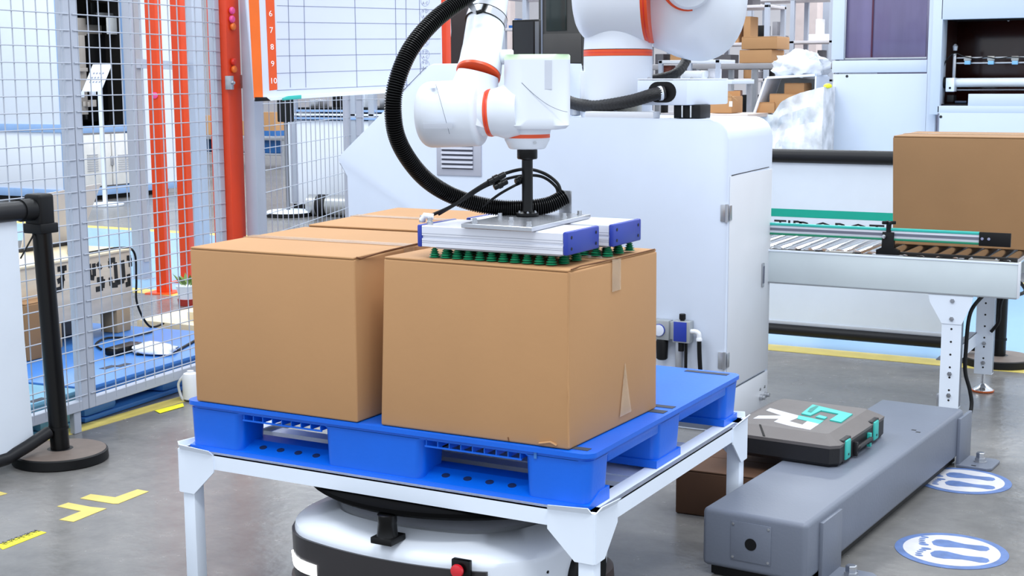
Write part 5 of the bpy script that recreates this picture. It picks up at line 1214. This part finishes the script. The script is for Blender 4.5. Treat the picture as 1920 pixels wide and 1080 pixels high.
py_(1763, 30, 1767, 205, YQ+.05, .47, 'bay_side', mat('bay_brown', '2B0F0A', .4), .001)
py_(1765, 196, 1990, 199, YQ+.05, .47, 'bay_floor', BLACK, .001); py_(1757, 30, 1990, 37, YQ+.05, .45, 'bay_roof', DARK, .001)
for px, py in ((1787, 41), (1891, 38), (1767, 80)):
    p = aty(px, py, YQ+.49); obj('panel_screw', cyl(nb(), p, p+V((0, -.006, 0)), .008, 10), STEEL, bb)
rp = aty(1791, 155, YQ+.12); rq = aty(1990, 153, YQ+.12)
ro = obj('main_roller', cyl(nb(), (rp.x, rp.y, rp.z), (rq.x, rp.y, rp.z), .031, 24), mat('roller_white', 'D6DADF', .35), t)
obj('lower_bar', cyl(nb(), (rp.x, rp.y+.05, rp.z-.05), (rq.x, rp.y+.05, rp.z-.05), .008, 12), STEEL, t)
bk = py_(1773, 146, 1789, 172, YQ+.06, .1, 'bearing_block', WHITE); p = aty(1781, 165, YQ+.058); obj('bearing_hole', cyl(nb(), p, p+V((0, .003, 0)), .008, 12), BLACK, bk)
p = aty(1768, 155, YQ+.12); obj('roller_end', cyl(nb(), p, p+V((.04, 0, 0)), .04, 20), BLACKG, t)
py_(1786, 100, 1792, 148, YQ+.13, .02, 'sensor_upright', STEEL); 
for y0 in (105, 115): py_(1792, y0, 1990, y0+5, YQ+.15, .015, 'sensor_bar', STEEL, .001)
for px in (1807, 1851, 1896, 1940):
    cl_ = py_(px, 105, px+13, 114, YQ+.12, .03, 'sensor_clamp', mat('clamp_grey', 'B8B4AE', .5)); py_(px+1, 114, px+12, 121, YQ+.115, .03, 'sensor_head', mat('sensor_blue', '7FB4D8', .4), .003, cl_)
p1 = [aty(x, y, YQ+.11) for x, y in ((1768, 130), (1775, 112), (1790, 100), (1808, 106), (1830, 110), (1850, 107), (1870, 110), (1895, 107), (1930, 109))]
obj('sensor_cable', tube(nb(), smoothpath(p1, 6), .004, 6), BLACK, t)
p = aty(1791, 95, YQ+.13); obj('cable_gland', lathe(nb(), [(.014, 0), (.018, .03), (.008, .045)], p, Z, 12), STEEL, t)
py_(1775, 178, 1788, 192, YQ+.1, .1, 'cylinder_mount', BLACK); py_(1790, 189, 1812, 194, YQ+.1, .03, 'air_cylinder', mat('dark_blue_steel', '2C3A4E', .3, .5))
for px, py in ((1588, 143), (1764, 219)): p = aty(px, py, (YP if px < 1700 else YQ)-.001); obj('panel_hole', cyl(nb(), p, p+V((0, .002, 0)), .010, 14), INK, t)
obj('body_back', B(aty(1562, 200, YP).x, aty(1990, 200, YP).x, YP+1.5, YP+1.55, 0, 2.4), PMW, t)
obj('body_side', B(aty(1560, 200, YP).x, aty(1560, 200, YP).x+.03, YP+.052, YP+1.5, 0, 2.4), PMW, t)
obj('window_inner_back', B(aty(1583, 200, YP).x, aty(1740, 200, YP).x, YP+.9, YP+.92, .9, 2.4), mat('inner_grey_violet', '8C86A0', .5, 0, .1, 3), t)

# ---- pallet load in stretch film, left of the packing machine
Y6 = 6.95
def lo(px0, px1, Y): return aty(px0, 250, Y).x, aty(px1, 250, Y).x
xa, xb = lo(1438, 1552, Y6); xb -= .04
t = thing('wrapped_load', 'load wrapped in shiny clear stretch film standing left of the packing machine', 'load', ((xa+xb)/2, Y6+.4, 0))
obj('load_core', B(xa+.02, xb-.02, Y6+.03, Y6+.7, .14, aty(1500, 262, Y6).z, .01), CARD2, t)
from mathutils import noise
def sheet(name, x0, x1, y, th, z0, ztop, m, seed, parent, fr=9, am=.022):
    bm = nb(); nx, nz = 26, 20; G = []
    for side in (0, 1):
        g = []
        for i in range(nx+1):
            col = []
            for k in range(nz+1):
                u = i/nx; zt_ = ztop(u); z = z0+(zt_-z0)*k/nz; x = x0+(x1-x0)*u
                d = noise.noise(V((x*fr, z*fr, seed)))*am+noise.noise(V((x*fr*3, z*fr*3, seed)))*am*.5
                col.append(bm.verts.new(V((x, y+(th*side)+d*(1-side), z+(d*.6 if k == nz else 0)))))
            g.append(col)
        G.append(g)
    for g in G:
        for i in range(nx):
            for k in range(nz): bm.faces.new((g[i][k], g[i+1][k], g[i+1][k+1], g[i][k+1]))
    a, b_ = G
    for i in range(nx): bm.faces.new((a[i][nz], a[i+1][nz], b_[i+1][nz], b_[i][nz])); bm.faces.new((a[i][0], b_[i][0], b_[i+1][0], a[i+1][0]))
    for k in range(nz): bm.faces.new((a[0][k], a[0][k+1], b_[0][k+1], b_[0][k])); bm.faces.new((a[nx][k], b_[nx][k], b_[nx][k+1], a[nx][k+1]))
    return obj(name, bm, m, parent, ang=20)
tops = [(0, 222), (.12, 212), (.25, 190), (.45, 182), (.7, 172), (1, 165)]
def ztop(u):
    for (a, ya_), (b_, yb_) in zip(tops, tops[1:]):
        if u <= b_: return aty(1500, ya_+(yb_-ya_)*(u-a)/(b_-a), Y6).z
    return aty(1500, 165, Y6).z
sheet('stretch_film', xa, xb, Y6, .65, .15, ztop, mat('crumpled_film', 'E6E2E2', .14, 0, .35, 9, .7, 26), 3.3, t, am=.03)
tag(obj('yellow_glove', lathe(nb(), [(.01, 0), (.028, .006), (.03, .02), (.018, .032), (.004, .035)], (aty(1552, 177, Y6).x-.03, Y6+.1, ztop(.9)+.005), Z, 12, sx=1.3), BYEL), 'small yellow item on top of the film-wrapped load', 'item')
for k in range(3): obj('pallet_foot', B(xa+.02+k*(xb-xa-.14)/2, xa+.12+k*(xb-xa-.14)/2, Y6+.05, Y6+.65, .002, .14), WOOD, t)
# ---- tilted white bin with cartons and a plastic bag
Y7 = 7.7
def P7(px, py, Y=Y7): return aty(px, py, Y)
t = thing('open_bin', 'tilted white open bin holding brown cartons, behind the film-wrapped load', 'bin', V((P7(1470, 200).x, Y7+.2, 0)))
A_, B_, C_, D_ = P7(1416, 212), P7(1526, 200), P7(1528, 143), P7(1438, 148)
obj('bin_back', prism(nb(), [A_+V((0, .35, 0)), B_+V((0, .35, 0)), C_+V((0, .35, 0)), D_+V((0, .35, 0))], (0, .01, 0)), mat('bin_inner', 'B6BAB8', .6), t)
def edge(a, b, w_, nm): d = (b-a).normalized(); n = V((-d.z, 0, d.x))*w_; return obj(nm, prism(nb(), [a, b, b+n, a+n], (0, .35, 0), .002), WHITE, t)
edge(A_, D_, .018, 'bin_side'); edge(D_, C_, .018, 'bin_top'); edge(B_, C_, -.012, 'bin_side')
obj('bin_stand', B(A_.x, B_.x, Y7, Y7+.35, .0, min(A_.z, B_.z)-.01), WHITE, t)
for (x0, y0, x1, y1, lb, yy) in ((1442, 176, 1500, 205, 'flat brown carton low in the tilted white bin', .04), (1470, 156, 1508, 176, 'open carton at the top of the tilted white bin', .08), (1418, 192, 1452, 212, 'carton corner at the left of the tilted white bin', .02)):
    carY(x0, y0, x1, y1, Y7+yy, .2, lb)
p = P7(1490, 148)
bg = obj('plastic_bag', (lambda bm: bm)(nb()), BAG) if 0 else None
tag(blob('plastic_bag', (p.x, Y7+.15, p.z+.085), .205, .15, .125, BAG, 9, .34, 2.6, 4), 'large full white plastic bag on top of the tilted bin', 'bag')
# ---- open carton on a low bench beside the housing
Y8 = 7.3
p, q = aty(1318, 213, Y8), aty(1392, 213, Y8)
tb = thing('work_bench', 'low light bench just behind the housing carrying an open carton', 'bench', ((p.x+q.x)/2, Y8+.3, 0))
obj('bench_top', B(p.x-.15, q.x+.06, Y8-.05, Y8+.5, p.z-.03, p.z, .004), mat('bench_pinkish', 'D9C8BE', .5), tb)
for x_ in (p.x-.12, q.x+.01):
    for y_ in (Y8-.03, Y8+.44): obj('leg', B(x_, x_+.04, y_, y_+.04, 0, p.z-.03), STEEL, tb)
t = carY(1330, 181, 1372, 212, Y8+.05, .25, 'open brown carton with raised flaps beside the junction box')
a_ = aty(1355, 181, Y8+.05); b_ = aty(1384, 190, Y8+.05)
obj('raised_flap', prism(nb(), [a_+V((-.06, 0, 0)), aty(1372, 181, Y8+.05), b_, aty(1362, 170, Y8+.05)], (0, .004, 0)), CARD, t)
obj('raised_flap', prism(nb(), [aty(1340, 172, Y8+.3), aty(1388, 170, Y8+.3), aty(1388, 190, Y8+.3), aty(1340, 190, Y8+.3)], (0, .004, 0)), CARD, t)
obj('shipping_label', bxY(1367, 190, 1373, 200, Y8+.047, .002, 0), WHITE, t, smooth=False)
# ---- far table with two stacked cartons
Y9 = 10.5
p, q = aty(1372, 119, Y9), aty(1560, 119, Y9)
tb = thing('far_table', 'long grey slatted table far behind carrying two stacked brown cartons', 'table', ((p.x+q.x)/2, Y9+.5, 0))
obj('table_top', B(p.x-1.0, q.x+.5, Y9, Y9+1.1, p.z-.055, p.z, .006), mat('table_grey', '9B989C', .5), tb)
obj('lower_rail', B(p.x-1.0, q.x+.5, Y9, Y9+.05, .35, .40), STEEL, tb)
for k in range(5):
    x_ = p.x-1+k*(q.x-p.x+1.4)/4
    for y_ in (Y9+.02, Y9+1.0): obj('leg', B(x_, x_+.05, y_, y_+.05, 0, p.z-.055), STEEL, tb)
a = carY(1386, 93, 1447, 118.5, Y9+.1, .4, 'lower of two stacked brown cartons on the far table', CARD)
b_ = carY(1390, 68, 1457, 92.6, Y9+.1, .4, 'upper of two stacked brown cartons on the far table', CARD)
# ---- crowded racks in the distance
Y10 = 12.0
colsr = [mat('part_grey', '8E8C92', .5), mat('part_white', 'E8E6EA', .5), BLACK, mat('part_salmon', 'C79684', .6), mat('part_dkgrey', '4F4C52', .5), mat('part_blue', '1E5FA8', .5), CARD]
def rack(x0, x1, Y, zs, label, n_items, seed, post=.05, dep_=.6):
    random.seed(seed)
    t = thing('storage_rack', label, 'rack', ((x0+x1)/2, Y+dep_/2, 0))
    for x_ in (x0, (x0+x1)/2, x1-post):
        for y_ in (Y, Y+dep_-post): obj('post', B(x_, x_+post, y_, y_+post, 0, zs[-1]+.02), FENCE, t)
    for z in zs: obj('shelf', B(x0, x1, Y, Y+dep_, z-.03, z, .003), mat('shelf_light', 'CFC9CC', .5), t)
    kinds = []
    for z, zn in zip(zs, zs[1:]+[zs[-1]+.45]):
        x = x0+.07; k = 0
        while x < x1-.2 and k < n_items:
            w_ = random.uniform(.07, .24); h_ = random.uniform(.3, .85)*(zn-z-.05); kind = random.random()
            if not (x < (x0+x1)/2 < x+w_+.03): kinds.append((x, w_, z, h_, kind))
            x += w_+random.uniform(.02, .1); k += 1
    return t, kinds
GI = {}
CN = ['mid grey', 'off-white', 'black', 'salmon', 'charcoal', 'bright blue', 'cardboard brown']
def fill(kinds, Y, where, excl=()):
    seen = {}
    for (x, w_, z, h_, kind) in kinds:
        ci = random.randrange(len(colsr)); mt = colsr[ci]; row = sorted({k[2] for k in kinds}).index(z)
        sh = ['bottom', 'second', 'third', 'fourth', 'fifth', 'top'][row]
        if kind < .5:
            bm = B(x, x+w_, Y+.04, Y+.3, z+.001, z+h_, .006); nm = 'storage_box'; lb = CN[ci]+' box on the '+sh+' shelf of the '+where
        elif kind < .8:
            r_ = min(w_/2, .07); bm = lathe(nb(), [(r_*.9, .001), (r_, .01), (r_, h_*.75), (r_*.4, h_*.85), (r_*.4, h_)], (x+w_/2, Y+.2, z), Z, 14); nm = 'canister'; lb = CN[ci]+' canister on the '+sh+' shelf of the '+where
        else:
            bm = nb(); box(bm, x, x+w_, Y+.05, Y+.3, z+.001, z+h_*.3, .004); box(bm, x+w_*.3, x+w_*.6, Y+.1, Y+.25, z+h_*.25, z+h_, .004); nm = 'machine_fixture'; lb = CN[ci]+' stepped fixture on the '+sh+' shelf of the '+where
        seen[lb] = seen.get(lb, 0)+1
        if seen[lb] > 1: lb += ', '+['second', 'third', 'fourth', 'fifth', 'sixth'][seen[lb]-2]+' from left'
        tag(obj(nm, bm, mt), lb, {'storage_box': 'box', 'canister': 'canister', 'machine_fixture': 'fixture'}[nm], nm.replace('_', ' ')+' items on the '+where)
def xY(px, Y): return aty(px, 100, Y).x
r1, k1 = rack(xY(1215, Y10), xY(1440, Y10), Y10, [.25, .62, .98, 1.36, 1.75, 2.15], 'tall crowded storage rack directly behind the robot shoulder', 9, 5)
fill(k1, Y10, 'rack behind the robot')
r2, k2 = rack(xY(1400, 13.5), xY(1562, 13.5), 13.5, [.9, 1.35, 1.8, 2.3], 'storage rack farthest back between the shoulder and the packing machine', 8, 11)
fill(k2, 13.5, 'rack left of the packing machine')
r3, k3 = rack(xY(940, 11.5), xY(1020, 11.5), 11.5, [.5, 1.25, 1.62, 1.95, 2.3], 'narrow rack above the black monitor', 6, 21)
fill(k3, 11.5, 'narrow rack above the monitor')
random.seed(3)
# bench with grey machines on it between the hose and the far cartons
Y11 = 9.0
p, q = aty(1226, 150, Y11), aty(1372, 150, Y11)
tb = thing('assembly_bench', 'pale assembly bench with uprights behind the junction box', 'bench', ((p.x+q.x)/2, Y11+.3, 0))
obj('bench_top', B(p.x, q.x, Y11, Y11+.6, p.z-.04, p.z, .004), WHITE, tb); zt_b = aty(1300, 112, Y11).z
obj('upper_shelf', B(p.x, q.x-.15, Y11+.1, Y11+.5, zt_b-.03, zt_b, .004), WARMW, tb)
for x_ in (p.x, p.x+.28, q.x-.19): obj('upright', B(x_, x_+.035, Y11+.1, Y11+.14, p.z, zt_b), FENCE, tb)
for x_ in (p.x+.01, q.x-.05):
    for y_ in (Y11+.01, Y11+.54): obj('leg', B(x_, x_+.04, y_, y_+.04, 0, p.z-.04), STEEL, tb)
for i, (x0, y0, x1, y1, m_, nm, lb, ct) in enumerate(((1302, 118, 1322, 134, mat('plum_screen', '4B3F4E', .3), 'small_display', 'small dark plum display on the assembly bench', 'display'), (1238, 122, 1258, 149, mat('rust_box', '7E3B2A', .6), 'rust_box', 'rust coloured box on the assembly bench next to the column', 'box'),
        (1262, 128, 1298, 149, MATS['part_grey'], 'grey_unit', 'grey unit in the middle of the assembly bench', 'device'), (1275, 132, 1320, 149, BAG, 'film_bundle', 'white film bundle lying at the front of the assembly bench', 'film'), (1326, 128, 1345, 149, MATS['part_white'], 'white_unit', 'white unit at the right end of the assembly bench', 'device'))):
    yy = Y11+(.02 if i == 3 else .2 if i != 2 else .24); a_, b_ = aty(x0, y1, yy), aty(x1, y0, yy); zz = p.z+.001
    bm = nb(); box(bm, a_.x, b_.x, yy, yy+.12, zz, zz+(b_.z-a_.z), .01, seg=3); box(bm, a_.x+.02, b_.x-.02, yy-.006, yy, zz+.02, zz+(b_.z-a_.z)-.02, .002)
    tag(obj(nm, bm, m_), lb, ct)
# columns of the hall
for (px0, px1, Y, m_, lb) in ((1489, 1533, 16, PINKW, 'thick pinkish hall column right of the stacked far cartons'), (940, 957, 15, PINKW, 'thin pinkish hall column left of the monitor'), (1543, 1556, 14.6, FENCE, 'thin grey hall column next to the packing machine'), (1403, 1412, 15.5, FENCE, 'thin grey hall column above the stacked far cartons')):
    a_, b_ = aty(px0, 0, Y), aty(px1, 0, Y); w_ = b_.x-a_.x
    t = thing('hall_column', lb, 'column', ((a_.x+b_.x)/2, Y+w_/2, 0)); obj('shaft', B(a_.x, b_.x, Y, Y+w_, .05, 7, .01), m_, t); obj('plinth', B(a_.x-.05, b_.x+.05, Y-.05, Y+w_+.05, 0, .05), m_, t)
# small coupling at the left of the column, plug
p = aty(1079, 165, 2.36)
tag(obj('cable_plug', lathe(nb(), [(.014, 0), (.022, .004), (.022, .03), (.016, .034), (.016, .05), (.008, .055)], (p.x, 2.36, 1.2), Z, 18), mat('plug_white', 'D8DBE0', .3, .3)), 'small silver-white plug standing left of the robot base column', 'plug')
